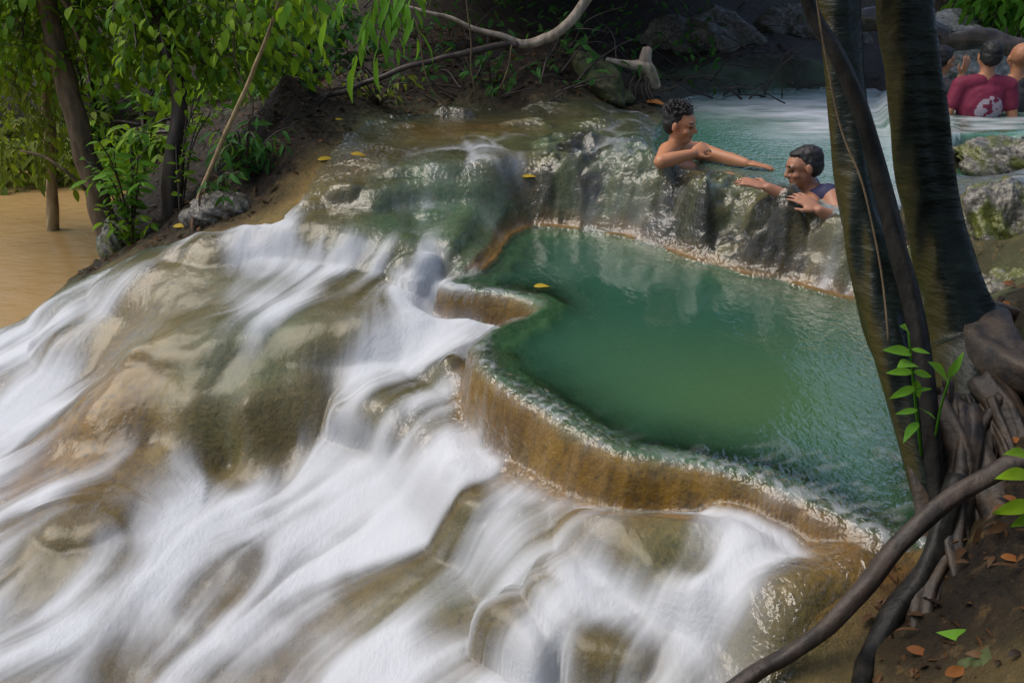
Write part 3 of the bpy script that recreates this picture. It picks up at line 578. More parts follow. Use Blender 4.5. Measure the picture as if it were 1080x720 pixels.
def aim(px, py, y): return aty(px, py, y)
def pts(tab): return np.array([aty(a_, b_, c_) for a_, b_, c_ in tab])
def rdir(n): return nrm(rng.normal(size=(n, 3)))
class Plant:                              # collects stems and leaves of one plant
    def __init__(s): s.st, s.pos, s.d, s.n, s.L, s.W = [], [], [], [], [], []
    def stem(s, P, R, seg=6, step=.05, **k): s.st.append(tube(P, R, seg, step, **k))
    def leaf(s, p, d, n, L, W): s.pos.append(p); s.d.append(d); s.n.append(n); s.L.append(L); s.W.append(W)
    def spray(s, P, n, L, W, droop=.35, start=.15, r=.004, upn=.8, jit=.35, stem=True):   # leaves alternating along a twig
        P = np.asarray(P, float)
        if stem: s.stem(P, np.linspace(r, r*.5, len(P)))
        Q_, _ = spline(P, np.ones(len(P)), .01); T = nrm(np.gradient(Q_, axis=0))
        for k in range(n):
            t = start + (1-start)*k/max(1, n-1); i = min(len(Q_)-1, int(t*(len(Q_)-1)))
            tg = T[i]; sd_ = nrm(np.cross(tg, [0, 0, 1])+1e-6)*(1 if k % 2 else -1)
            d = sd_*.85 + tg*.55 + np.array([0, 0, -droop]) + rng.normal(size=3)*jit*.5
            if k == n-1: d = tg + np.array([0, 0, -droop])
            nn = np.array([0, 0, upn]) + rng.normal(size=3)*jit + np.array([0, -.25, 0])
            l = L*rng.uniform(.5, 1.25); s.leaf(Q_[i], d, nn, l, W*l/L)
    fine = False
    def build(s, parent, stem_mat, leaf_mat, stem_name='stem', leaf_name='foliage'):
        if s.st: v, f = join(s.st); mesh_np(stem_name, v, f, stem_mat, parent)
        if s.pos:
            v, f, var = (fine_leaves if s.fine else leaves)(s.pos, s.d, s.n, s.L, s.W); mesh_np(leaf_name, v, f, leaf_mat, parent, {'var': var})
#STAGE3
# ------------------------------------------------------------------ the big tree on the right bank
def lit_side_attr(o, axis=(-1, -.15, 0), lo=.66, hi=.98):  # left-facing mask: the sunlit flank goes into the bark colour
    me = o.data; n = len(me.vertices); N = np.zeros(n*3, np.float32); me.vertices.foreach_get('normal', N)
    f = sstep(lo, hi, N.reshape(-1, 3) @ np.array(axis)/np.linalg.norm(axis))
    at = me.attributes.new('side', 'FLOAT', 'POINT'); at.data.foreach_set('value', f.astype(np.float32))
bt = empty('tree', atz(995, 590, -.32)); bt0 = bt.location.copy()
tag(bt, 'twin-trunked dark tree with a lit, mossy yellow flank painted on its bark, rooted on the right bank', 'tree')
def child(o, root): o.parent = root; o.matrix_parent_inverse = Matrix.Translation(-Vector(root.location)); return o
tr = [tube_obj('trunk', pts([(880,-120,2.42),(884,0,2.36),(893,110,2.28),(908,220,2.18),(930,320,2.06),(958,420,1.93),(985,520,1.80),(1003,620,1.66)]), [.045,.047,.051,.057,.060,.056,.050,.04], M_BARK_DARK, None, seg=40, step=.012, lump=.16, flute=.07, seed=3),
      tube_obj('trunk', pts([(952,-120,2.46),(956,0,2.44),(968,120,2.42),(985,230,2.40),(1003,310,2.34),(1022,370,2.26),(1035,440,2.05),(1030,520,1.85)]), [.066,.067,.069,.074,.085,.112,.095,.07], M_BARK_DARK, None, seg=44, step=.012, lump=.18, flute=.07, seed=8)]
for o in tr: lit_side_attr(o); child(o, bt)
ROOTS = [([(1030,350,2.28),(1060,385,2.1),(1100,405,2.0),(1180,420,2.0)],[.075,.062,.055,.05]),
 ([(1000,330,2.3),(1040,335,2.45),(1085,352,2.5),(1140,375,2.55)],[.07,.052,.04,.03]),
 ([(985,420,1.95),(1005,480,1.82),(1000,560,1.66),(975,640,1.50),(955,720,1.38)],[.035,.034,.03,.026,.02]),
 ([(1010,420,2.0),(1040,500,1.78),(1055,580,1.58),(1045,660,1.42),(1030,740,1.30)],[.04,.038,.034,.03,.025]),
 ([(1040,400,2.05),(1075,470,1.85),(1095,560,1.62),(1090,650,1.42)],[.04,.035,.03,.028]),
 ([(975,400,1.98),(968,470,1.88),(972,540,1.78),(962,600,1.66)],[.028,.03,.026,.02]),
 ([(1020,430,1.92),(1022,520,1.72),(1008,600,1.56),(1000,690,1.38)],[.028,.028,.024,.02])]
for q in range(14):
    x0 = rng.uniform(975, 1050); x1 = x0 + rng.uniform(-30, 40); x2 = x1 + rng.uniform(-35, 35)
    ROOTS.append(([(x0, rng.uniform(400, 440), 1.97), (x0*.5+x1*.5, 480, 1.83), (x1, 560, 1.655), (x2, rng.uniform(620, 680), 1.48)], [.013, .012, .009, .004]))
for k, (P, R) in enumerate(ROOTS): child(tube_obj('root', pts(P), R, M_ROOT, None, seg=18, step=.015, lump=.40, flute=.16, seed=20+k, wob=.018), bt)
o = tube_obj('liana', pts([(842,-30,2.20),(860,20,2.18),(884,60,2.14),(906,112,2.11),(926,180,2.08),(944,250,2.02),(962,320,1.95),(976,400,1.86),(984,470,1.80),(990,530,1.74),(996,590,1.66)]), [.016,.018,.019,.021,.022,.022,.023,.024,.022,.018,.012], M_VINE, None, seg=14, step=.02, lump=.15, flute=.12, seed=31)
tag(o, 'thick black liana running down across the left trunk of the right-hand tree', 'liana')
o = tube_obj('tendril', pts([(858,-30,2.14),(873,60,2.1),(890,140,2.06),(912,210,2.0),(928,280,1.95),(936,360,1.88)]), [.0025]*6, M_BARK_TAN, None, seg=7, step=.02, seed=33, wob=.006)
tag(o, 'thin pale tendril hanging beside the black liana', 'vine')
o = tube_obj('fallen_branch', pts([(1190,446,1.62),(1085,483,1.57),(1040,503,1.56),(1000,526,1.54),(952,570,1.50),(905,625,1.46),(842,684,1.42),(765,735,1.37)]), [.024,.022,.021,.020,.020,.019,.019,.019], M_BARK_BROWN, None, seg=16, step=.02, lump=.22, seed=41, wob=.014)
tag(o, 'long brown branch slanting across the lower right corner above the water', 'branch')
o = tube_obj('dead_root', pts([(1008,500,1.72),(998,560,1.64),(978,610,1.56),(945,648,1.50),(916,690,1.43),(902,735,1.30),(880,800,1.18)]), [.022,.026,.028,.025,.022,.018,.014], M_VINE, None, seg=16, step=.02, lump=.25, seed=44, wob=.012)
tag(o, 'thick black root dropping from the right-hand tree into the water under the branch', 'root')

# leafy sapling growing against the trunk
def plant_thing(name, label, cat, base, group=None): return tag(empty(name, base), label, cat, group)
def build_in(p, root, *a_, **k):
    before = set(C.objects); p.build(None, *a_, **k)
    for o in set(C.objects)-before: child(o, root)
P = Plant()
r_ = plant_thing('sapling', 'small bright sapling sprouting in front of the dark trunk on the right', 'plant', aim(972, 480, 1.80))
P.stem(pts([(972,480,1.80),(966,430,1.76),(962,390,1.74),(958,350,1.73)]), [.004,.0035,.003,.002])
P.stem(pts([(985,470,1.80),(992,430,1.76),(1003,395,1.74)]), [.003,.003,.002])
for (a0, b0, a1, b1) in [(958,350,955,340),(962,372,930,366),(961,368,985,372),(963,392,932,392),(963,392,990,398),(965,408,938,420),(965,412,985,408),(968,432,942,436),(969,430,990,440),(966,400,968,425),(1000,398,1018,370),(999,402,985,375),(968,445,950,462),(966,385,948,378)]:
    p0, p1 = aim(a0, b0, 1.74), aim(a1, b1, 1.70+rng.uniform(-.05, .05)); L = np.linalg.norm(p1-p0)*.88
    P.leaf(p0, p1-p0, [rng.normal()*.5, -.6, .8], L, L*.34)
P.fine = True; build_in(P, r_, M_LEAF_LT, M_LEAF_LT)
P = Plant()
r_ = plant_thing('seedling', 'low seedling with one broad bright leaf on the brown soil at lower right', 'plant', aim(985, 672, 1.40))
P.stem(pts([(1020,700,1.33),(1030,682,1.33),(1042,676,1.34)]), [.003,.0025,.002])
P.leaf(aim(1043,677,1.34), aim(980,662,1.38)-aim(1043,677,1.34), [0, -.5, .9], .098, .036)
P.leaf(aim(1040,632,1.42), aim(1050,622,1.42)-aim(1038,634,1.42), [0, -.5, .9], .02, .014)
P.fine = True; build_in(P, r_, M_LEAF_LT, M_LEAF_LT)
P = Plant()
r_ = plant_thing('seedling', 'young plant with glossy leaves hanging over the branch at the right edge', 'plant', aim(1110, 580, 1.50))
P.stem(pts([(1110,580,1.50),(1095,540,1.50),(1090,505,1.50),(1085,480,1.50)]), [.004,.003,.003,.002])
for (a0, b0, a1, b1) in [(1090,530,1042,545),(1088,500,1046,498),(1085,480,1060,470),(1095,520,1110,500),(1092,545,1062,556)]:
    p0, p1 = aim(a0, b0, 1.5), aim(a1, b1, 1.46); L = np.linalg.norm(p1-p0); P.leaf(p0, p1-p0, [rng.normal()*.4, -.5, .9], L*.8, L*.30)
P.fine = True; build_in(P, r_, M_LEAF, M_LEAF)

# ------------------------------------------------------------------ left bank: trees, shrubs, canes
def crown(P, origin, lo, hi, n, L, W, ydep, seed=0, nl=9, droop=.4):
    for k in range(n):                    # twigs ending all through the crown's volume
        px, py = rng.uniform(lo[0], hi[0]), rng.uniform(lo[1], hi[1]); y = rng.uniform(*ydep)
        e_ = aim(px, py, y)
        dirn = nrm(e_ - np.array(origin)); ln = rng.uniform(.28, .5)
        s_ = e_ - dirn*ln*np.array([1, 1, .2]) + rng.normal(size=3)*.06
        mid = (s_+e_)/2 + np.array([0, 0, .06]); end = e_ + np.array([0, 0, -rng.uniform(.02, .12)])
        P.spray([s_, mid, end], nl, L, W, droop=droop, r=.003)
def make_tree(label, trunk_pts, R, mat, crown_spec, leafmat, limbs=4, group=None, **k):
    T = pts(trunk_pts); base = T[-1]; r_ = plant_thing('tree', label, 'tree', base, group)
    child(tube_obj('trunk', T, R, mat, None, seg=16, step=.03, lump=.14, flute=.04, seed=int(trunk_pts[0][0]), wob=.012), r_)
    P = Plant(); origin = T[0]
    lo, hi, n, L, W, yd = crown_spec
    crown(P, origin, lo, hi, n, L, W, yd, **k)
    for q in range(limbs):
        st = T[0]*(1-.2*q) + T[1]*(.2*q); e_ = aim(rng.uniform(lo[0], hi[0]), rng.uniform(lo[1], hi[1]), rng.uniform(*yd))
        child(tube_obj('branch', [st, (st+e_)/2+np.array([0, 0, .12]), e_], [R[0]*.45, R[0]*.3, .004], mat, None, seg=8, step=.05, seed=q+50, wob=.02), r_)
    build_in(P, r_, M_BARK_BROWN, leafmat, stem_name='twigs', leaf_name='crown')
    return r_
make_tree('leaning tan-barked tree rising from the muddy water on the left bank', [(40,-60,5.35),(58,40,5.3),(76,110,5.25),(96,180,5.2),(112,235,5.15),(128,285,5.1)], [.05,.058,.062,.068,.075,.095], M_BARK_TAN, ((-90,-70),(165,85),330,.078,.046,(5.0,6.1)), M_LEAF, droop=.3)
make_tree('slender dark tree on the left bank between the leaning trunk and the dry cane', [(150,-60,5.3),(164,10,5.3),(178,60,5.25),(190,100,5.2),(185,160,5.15),(182,235,5.1)], [.045,.045,.045,.045,.055,.065], M_BARK_BROWN, ((110,-70),(335,85),300,.076,.044,(4.7,5.7)), M_LEAF, droop=.5)
make_tree('thin yellowish tree at the far left edge of the foliage', [(35,-60,6.3),(42,0,6.3),(48,70,6.25),(52,150,6.2),(55,210,6.2),(57,252,6.2)], [.03,.032,.034,.036,.04,.045], M_CANE, ((-80,20),(80,190),130,.09,.038,(5.6,6.6)), M_LEAF_YL, droop=.5)
o = tube_obj('branch', pts([(22,160,5.0),(45,166,4.98),(68,180,4.96),(90,200,5.02)]), [.006,.008,.009,.012], M_BARK_TAN, None, seg=8, step=.03, seed=5, wob=.01)
tag(o, 'thin bare branch arching from the leaning tan trunk over the muddy water', 'branch')

def shrub(label, base, ends, n, L, W, mat, name='shrub', droop=.5, r=.006, cat='shrub', lift=.05):
    r_ = plant_thing(name, label, cat, base); P = Plant()
    for e_ in ends:
        e_ = np.array(e_); m = (np.array(base)+e_)/2 + np.array([0, 0, lift]) + rng.normal(size=3)*.02
        P.spray([base, m, e_], n, L, W, droop=droop, start=.3, r=r)
    build_in(P, r_, M_BARK_BROWN, mat); return r_
def fan(cx, cy, rx, ry, y, n): return [aim(cx+rng.uniform(-rx, rx), cy+rng.uniform(-ry, ry), y+rng.uniform(-.2, .2)) for _ in range(n)]
shrub('light green shrub with drooping leaves at the foot of the leaning tan tree', aim(140, 245, 5.0), fan(130, 168, 42, 26, 4.9, 13), 11, .10, .036, M_LEAF_LT, lift=.12)
shrub('yellow-green herb hanging over the mossy stump beside the muddy water', aim(140, 262, 4.95), fan(130, 225, 30, 22, 4.85, 9), 9, .075, .03, M_LEAF)
shrub('dark green shrub with narrow hanging leaves on the rock beside the dry cane', aim(262, 200, 4.6), fan(262, 150, 46, 26, 4.5, 14), 13, .10, .030, M_LEAF_DK, droop=.7, lift=.15)
shrub('short dark shrub overhanging the grey rock right of the dry cane', aim(232, 215, 4.5), fan(235, 195, 24, 16, 4.4, 6), 8, .08, .026, M_LEAF_DK, droop=.7)
shrub('thin upright weed beneath the slender dark tree', aim(190, 236, 4.9), fan(195, 130, 30, 40, 5.0, 7), 9, .085, .034, M_LEAF, lift=.1)
shrub('straggly plant with yellowing leaves on the dark bank at top centre', aim(400, 112, 5.7), fan(385, 85, 60, 22, 5.6, 10), 8, .07, .024, M_LEAF_YL, droop=.5)
shrub('dim green fern-like plant under the dark overhang left of the mossy boulder', aim(520, 100, 6.0), fan(535, 75, 60, 25, 5.9, 9), 9, .08, .022, M_LEAF_DK)
o = tube_obj('cane', pts([(300,-20,4.5),(290,12,4.5),(262,88,4.5),(228,165,4.5),(203,228,4.45)]), [.007,.009,.011,.013,.015], M_CANE, None, seg=10, step=.03, seed=7, wob=.006)
tag(o, 'tall pale dry cane leaning over the left bank', 'cane')
P = Plant(); r_ = plant_thing('dead_frond', 'withered brown frond drooping at the foot of the dry cane', 'frond', aim(203, 228, 4.4))
P.spray(pts([(203,228,4.42),(212,205,4.4),(220,182,4.38)]), 16, .13, .02, droop=1.1, jit=.25)
build_in(P, r_, M_CANE, M_LITTER)
# hanging branch in front of the dark background
P = Plant(); r_ = plant_thing('hanging_branch', 'leafy branch hanging from above with long pointed bright leaves', 'branch', aim(430, -60, 3.7))
for (px, py, n) in [(372,70,9),(398,60,9),(420,50,8),(440,40,8),(345,20,7),(410,15,8),(385,30,8),(430,5,7),(360,5,7)]:
    e_ = aim(px, py, 3.6+rng.uniform(-.15, .15)); st = aim(425, -60, 3.75); P.spray([st, (st+e_)/2+np.array([0, 0, .04]), e_], n, .125, .036, droop=.9, start=.35, r=.003, jit=.25)
build_in(P, r_, M_BARK_BROWN, M_LEAF_LT)
P = Plant(); r_ = plant_thing('hanging_branch', 'small leafy twig with one yellow leaf hanging near the top left of the dry cane', 'branch', aim(330, -60, 4.2))
for (px, py) in [(318,24),(300,10),(335,12),(285,-10)]:
    e_ = aim(px, py, 4.15); st = aim(330, -60, 4.2); P.spray([st, (st+e_)/2, e_], 6, .085, .045, droop=.6, start=.4, r=.003)
build_in(P, r_, M_BARK_BROWN, M_LEAF_LT)
P = Plant(); r_ = plant_thing('hanging_branch', 'broad-leaved green branch hanging from above between the dry cane and the pointed leaves', 'branch', aim(300, -90, 4.6))
for (px, py) in [(240,30),(262,52),(285,40),(310,60),(322,30),(340,48),(270,15),(355,25),(300,25),(228,55),(345,75)]:
    e_ = aim(px, py, 4.6+rng.uniform(-.3, .3)); st = aim(300, -90, 4.6); P.spray([st, (st+e_)/2+np.array([0, 0, .04]), e_], 10, .09, .05, droop=.4, start=.35, r=.003)
build_in(P, r_, M_BARK_BROWN, M_LEAF)
# bare branches and vines over the dark bank
o = tube_obj('bare_branch', pts([(640,-25,6.0),(622,0,6.0),(603,24,5.95),(575,38,5.9),(550,44,5.9),(520,36,5.85),(480,24,5.8),(440,12,5.75),(400,-12,5.7)]), [.03,.032,.034,.034,.028,.018,.014,.012,.010], M_WOOD_PALE, None, seg=12, step=.03, lump=.15, seed=61, wob=.02)
tag(o, 'smooth pale bare branch curving down over the dark bank', 'branch')
o = tube_obj('bare_branch', pts([(320,112,5.4),(370,92,5.5),(430,68,5.6),(490,58,5.7),(545,46,5.85)]), [.014,.016,.018,.02,.022], M_BARK_BROWN, None, seg=10, step=.03, lump=.15, seed=62, wob=.025)
tag(o, 'long dull brown branch lying along the dark bank below the pale one', 'branch')
VN = [([(488,-20,5.6),(494,30,5.6),(498,70,5.6),(500,108,5.6)], 'thin straight vine hanging before the dark bank below the pale branch'),
      ([(440,20,5.5),(446,60,5.5),(456,92,5.5),(474,114,5.5)], 'thin looping vine touching the bank above the ochre rock'),
      ([(540,50,5.7),(536,72,5.7),(528,92,5.7)], 'short vine end dangling left of the mossy boulder'),
      ([(248,30,4.9),(250,70,4.9),(268,110,4.9),(262,140,4.9)], 'slack vine hanging beside the dry cane')]
for k, (q, l) in enumerate(VN): tag(tube_obj('vine', pts(q), [.005]*len(q), M_BARK_TAN, None, seg=7, step=.03, seed=70+k, wob=.015), l, 'vine')
dw = empty('driftwood', aim(672, 100, 6.2)); tag(dw, 'bleached forked driftwood root caught on the bank behind the upper pool', 'driftwood')
for q, rr in (([(690,92,6.15),(682,72,6.1),(665,70,6.1),(640,63,6.05)], [.035,.045,.028,.014]), ([(682,82,6.12),(680,62,6.1),(683,50,6.1)], [.045,.04,.032])):
    child(tube_obj('limb', pts(q), rr, M_WOOD_PALE, None, seg=12, step=.02, lump=.25, seed=int(q[0][0]), wob=.012), dw)
for k in range(7): child(tube_obj('rootlet', pts([(668+k*3,78,6.1),(656+k*5,92,6.05),(652+k*7,108,6.02)]), [.009,.007,.004], M_ROOT, None, seg=6, step=.03, seed=80+k, wob=.02), dw)

# ------------------------------------------------------------------ rocks
def rock_mat(name, c1, c2, moss, rough=.55, mossamt=.5):
    s = NT(name); n1, n2 = s.noise(9, 6), s.noise(30, 5)
    col = s.mix(s.ramp(n2, (.35, 0.), (.65, 1.)), c1, c2)
    col = s.mix(s.ramp(n1, (.62-mossamt*.3, 0.), (.75-mossamt*.3, 1.)), col, moss)
    return s.p(Base_Color=col, Roughness=rough, Normal=s.bump(n2, .8, .02, s.bump(n1, .6, .03)))
M_MOSSROCK = rock_mat('mossy_rock', (.03, .028, .022), (.22, .20, .165), (.085, .095, .016), .25)
M_STONE = rock_mat('grey_stone', (.035, .032, .028), (.14, .125, .105), (.05, .055, .02), .35, .25)
M_SHORE = rock_mat('dim_shore_rock', (.02, .017, .013), (.13, .11, .085), (.05, .05, .02), .6, .4)
M_MOSSBANK = rock_mat('moss_bank', (.02, .018, .010), (.08, .065, .03), (.045, .060, .014), .8, .7)
def rock(name, c, r, mat, label, cat='rock', seed=0, rough=.22, n=40):
    th = np.linspace(0, np.pi, n); ph = np.linspace(0, 2*np.pi, 2*n, endpoint=False); T, Ph = np.meshgrid(th, ph, indexing='ij')
    d = np.stack([np.sin(T)*np.cos(Ph), np.sin(T)*np.sin(Ph), np.cos(T)], -1)
    f = 1 + rough*(fbm(d[..., 0]+d[..., 2]*.7+seed, d[..., 1]-d[..., 2]*.6, .7, 5, seed+200, .55))
    V = (d*f[..., None]*np.array(r)).reshape(-1, 3)+np.array(c); m = 2*n
    I = np.arange(n*m).reshape(n, m); J = np.roll(I, -1, 1)
    o = mesh_np(name, V, np.stack([I[:-1], I[1:], J[1:], J[:-1]], -1).reshape(-1, 4), mat)
    return tag(o, label, cat)
rock('mossy_rock', aim(1052, 255, 3.3), (.25, .22, .19), M_MOSSROCK, 'rugged yellow-mossed rock right of the twin-trunked tree', seed=1, rough=.35, n=70)
rock('mossy_rock', aim(1110, 225, 3.6), (.26, .24, .16), M_MOSSROCK, 'mossy rock cut by the right edge beside the rugged one', seed=2, rough=.35, n=50)
rock('mossy_rock', aim(1085, 318, 2.9), (.19, .16, .12), M_MOSSROCK, 'low mossy rock at the right edge above the big surface root', seed=12, rough=.35, n=60)
rock('mossy_rock', aim(1062, 172, 4.7), (.26, .18, .12), M_MOSSROCK, 'wet mossy rock in the ledge below the bather in the maroon shirt', seed=13, rough=.3, n=50)
rock('mossy_boulder', aim(620, 95, 6.1), (.27, .22, .20), M_MOSSBANK, 'dark moss-covered boulder at the bank left of the driftwood', seed=3, rough=.3, n=50)
rock('boulder', aim(745, 66, 8.3), (.55, .4, .35), M_SHORE, 'dim grey boulder on the far shore behind the upper pool', seed=4, rough=.3)
rock('boulder', aim(840, 58, 8.6), (.6, .4, .4), M_SHORE, 'grey boulder on the far shore just left of the trunks', seed=5, rough=.35)
M_PALEROCK = rock_mat('pale_rock', (.16, .15, .13), (.46, .44, .40), (.16, .16, .10), .5, .2)
rock('boulder', aim(1015, 60, 7.4), (.5, .3, .32), M_PALEROCK, 'pale boulder behind the bathers at upper right', seed=6, rough=.3)
rock('stone', aim(579, 113, 5.95), (.05, .04, .03), M_WOOD_PALE, 'small pale stone on the bank below the mossy boulder', 'stone', 7, n=18)
rock('stone', aim(592, 117, 5.9), (.03, .03, .02), M_STONE, 'tiny grey stone beside the small pale one on the bank', 'stone', 8, n=16)
rock('stone', aim(1078, 712, 1.25), (.10, .08, .06), M_MOSSBANK, 'smooth mossy stone at the bottom right corner', 'stone', 9, rough=.12, n=40)
rock('stone', aim(124, 262, 5.05), (.10, .09, .16), M_MOSSROCK, 'mossy stump-like stone at the waterline under the leaning tan tree', 'stone', 10, n=36)
rock('stone', aim(235, 222, 4.42), (.22, .14, .11), M_STONE, 'wet grey rock under the dark shrub left of the upper cascade', 'stone', 11, n=50)

M_LOG = bark_material('wet_log', (.03, .022, .016), (.10, .075, .055), (8, 8, 8), .22, .01)
# log across the stream at upper right, far trunk and bush
o = tube_obj('log', pts([(900,18,6.9),(985,34,6.8),(1010,42,6.75),(1040,40,6.7),(1080,50,6.6),(1180,70,6.5)]), [.08,.075,.075,.07,.07,.065], M_LOG, None, seg=18, step=.04, lump=.2, seed=91, wob=.02)
tag(o, 'wet brown log lying across the stream above the bathers', 'log')
# ------------------------------------------------------------------ far vegetation
def bush(label, c, r, n, L, W, mat, name='bush', cat='bush', group=None):
    root = plant_thing(name, label, cat, (c[0], c[1], float(ground(c[0], c[1]))), group); P = Plant()
    b = np.array(root.location)
    for k in range(n):
        u = nrm(rng.normal(size=3)); e_ = np.array(c) + u*np.array(r)*rng.uniform(.5, 1)
        s_ = e_ - u*.25; P.spray([s_, (s_+e_)/2+np.array([0, 0, .04]), e_+np.array([0, 0, -.05])], 7, L, W, droop=.5, start=.1, r=.004)
    for k in range(5):
        e_ = np.array(c)+rng.normal(size=3)*np.array(r)*.35; P.stem([b+rng.normal(size=3)*[.05, .05, 0], (b+e_)/2+rng.normal(size=3)*.05, e_], [.02, .015, .006])
    build_in(P, root, M_BARK_BROWN, mat); return root
for (px, py, y, r, mat, l) in [(200,150,7.2,(.9,.5,.45),M_LEAF,'low green bush on the bank between the slender dark tree and the far shore'),(40,175,7.6,(1.0,.4,.35),M_LEAF_YL,'low yellow-green bush at the edge of the muddy water'),(330,60,7.4,(.9,.6,.6),M_LEAF_DK,'dark bush on the slope right of the dry cane'),(30,150,8.6,(1.0,.6,.6),M_LEAF_YL,'yellow-green bush on the far shore at the left edge'),(150,130,8.8,(1.0,.6,.7),M_LEAF,'green bush on the far shore behind the leaning tan trunk'),(270,95,8.2,(.9,.6,.6),M_LEAF,'green bush behind the shrub with narrow leaves'),(-60,60,9,(1.2,.6,.9),M_LEAF_YL,'tall bush behind the thin yellowish tree'),(90,50,9.2,(1.1,.6,.8),M_LEAF,'tall bush between the two left tree trunks'),(220,20,9.0,(1.0,.6,.8),M_LEAF_DK,'dark bush behind the slender dark tree'),(1075,-5,7.4,(.7,.4,.42),M_LEAF_LT,'sunlit bush beyond the log at the top right corner')]:
    bush(l, aim(px, py, y), r, 90, .15, .065, mat)
o = tube_obj('trunk', pts([(1018,-160,9.4),(1018,20,9.4),(1016,60,9.4)]), [.28,.29,.34], M_STONE, None, seg=24, step=.08, lump=.12, seed=95)
gt = empty('tree', o.data.vertices[0].co); child(o, gt); tag(gt, 'broad grey trunk standing beyond the log at upper right', 'tree')
# leaf litter on the soil
m = 15000; lx, ly = rng.uniform(-3.2, 2.4, m), rng.uniform(1.0, 8.5, m)
so_ = bil(gx, gy, F_soil, lx, ly); dry = bil(gx, gy, np.minimum.reduce([sw, sp, su, ss, sb]), lx, ly) > .05
k = (so_ > .55) & dry & (ground(lx, ly) > ZR+.03); lx, ly = lx[k], ly[k]; n = len(lx)
v, f, var = leaves(np.stack([lx, ly, ground(lx, ly)+.008], -1), np.stack([rng.normal(size=n), rng.normal(size=n), rng.normal(size=n)*.15], -1), np.stack([rng.normal(size=n)*.3, rng.normal(size=n)*.3, np.ones(n)], -1), rng.uniform(.02, .07, n), rng.uniform(.01, .032, n))
lx2, ly2 = rng.uniform(.45, 1.9, 900), rng.uniform(1.0, 2.4, 900); k2 = (bil(gx, gy, F_soil, lx2, ly2) > .4) & (bil(gx, gy, np.minimum(sw, sp), lx2, ly2) > .0); lx2, ly2 = lx2[k2], ly2[k2]; n2_ = len(lx2)
V2, F2, var2 = leaves(np.stack([lx2, ly2, ground(lx2, ly2)+.006], -1), rng.normal(size=(n2_, 3))*[1, 1, .2], rng.normal(size=(n2_, 3))*[.35, .35, 0]+[0, 0, 1], rng.uniform(.012, .04, n2_), rng.uniform(.008, .02, n2_), curl=.25)
f = [np.concatenate([a_, b_+len(v)]) for a_, b_ in zip(f, F2)]; v = np.concatenate([v, V2]); var = np.concatenate([var, var2])
tag(mesh_np('leaf_litter', v, f, M_LITTER, None, {'var': var}), kind='stuff')
FL = [(968,688,.055,M_DEAD,'curled orange leaf at the foot of the tree roots, lower right'),(1068,526,.05,M_DEAD,'orange-red fallen leaf on the soil under the glossy young plant'),(1072,465,.05,M_DEAD,'brownish leaf in the root hollow at the right edge'),(1012,714,.06,M_DEAD,'dull brown leaf at the bottom edge near the mossy stone'),(692,108,.14,M_DEAD,'bright orange leaf on the bank by the driftwood'),(1066,300,.06,M_DEAD,'pinkish dead leaf beneath the rugged mossy rock'),(1062,326,.05,M_DEAD,'tan leaf on the wet root below the mossy rock'),(345,171,.10,M_YELLOWLEAF,'larger yellow leaf on the soil left of the upper cascade'),(378,167,.08,M_YELLOWLEAF,'yellow leaf on the soil nearest the upper cascade'),(360,128,.08,M_YELLOWLEAF,'yellow leaf on the dark bank above the other two'),(192,240,.10,M_YELLOWLEAF,'yellow leaf at the foot of the slender dark tree'),(1066,592,.05,M_DEAD,'small rust-coloured leaf on the soil right of the roots'),(572,304,.075,M_YELLOWLEAF,'yellow leaf stuck on the rim of the green pool'),(558,192,.08,M_YELLOWLEAF,'yellow leaf caught in the upper cascade')]
for (px, py, L, mt, l) in FL:
    p_ = hit(np.array([px]), np.array([py])); wet_ = float(bil(gx, gy, np.minimum(sw, sp), p_[0, 0], p_[0, 1])) < 0; zz = float(bil(gx, gy, ZW if wet_ else HZ, p_[0, 0], p_[0, 1]))
    v, f, var = fine_leaves([[p_[0, 0]-L/2, p_[0, 1], zz+.006]], [[1, rng.normal()*.5, .1]], [[0, -.4, 1]], [L], [L*.42])
    tag(mesh_np('fallen_leaf', v, f, mt, None, {'var': var}), l, 'leaf', 'fallen leaves')
tw = []; TX, TY = rng.uniform(290, 850, 130), rng.uniform(8, 112, 130); TP = hit(TX, TY)
for k in range(130):
    p0 = TP[k]; L = rng.uniform(.15, .6); u = nrm(np.array([rng.normal(), rng.normal()*.5, rng.uniform(-.1, .7)]))
    tw.append(tube([p0, p0+u*L*.5+np.array([0, 0, .05]), p0+u*L+rng.normal(size=3)*.06], [rng.uniform(.004, .010), .005, .002], 5, .06, seed=k, wob=.02))
v, f = join(tw); tag(mesh_np('undergrowth', v, f, M_BARK_BROWN), kind='stuff')
n = 420; lp = hit(rng.uniform(300, 760, n), rng.uniform(2, 104, n)) + np.stack([np.zeros(n), np.full(n, -.05), rng.uniform(.02, .25, n)], -1)
v, f, var = leaves(lp, rng.normal(size=(n, 3))*[1, .2, .3]+[0, -.3, -.4], rng.normal(size=(n, 3))*.4+[0, -.5, .8], rng.uniform(.05, .13, n), rng.uniform(.02, .05, n)); tag(mesh_np('ground_cover', v, f, M_LEAF_DK, None, {'var': var}), kind='stuff')
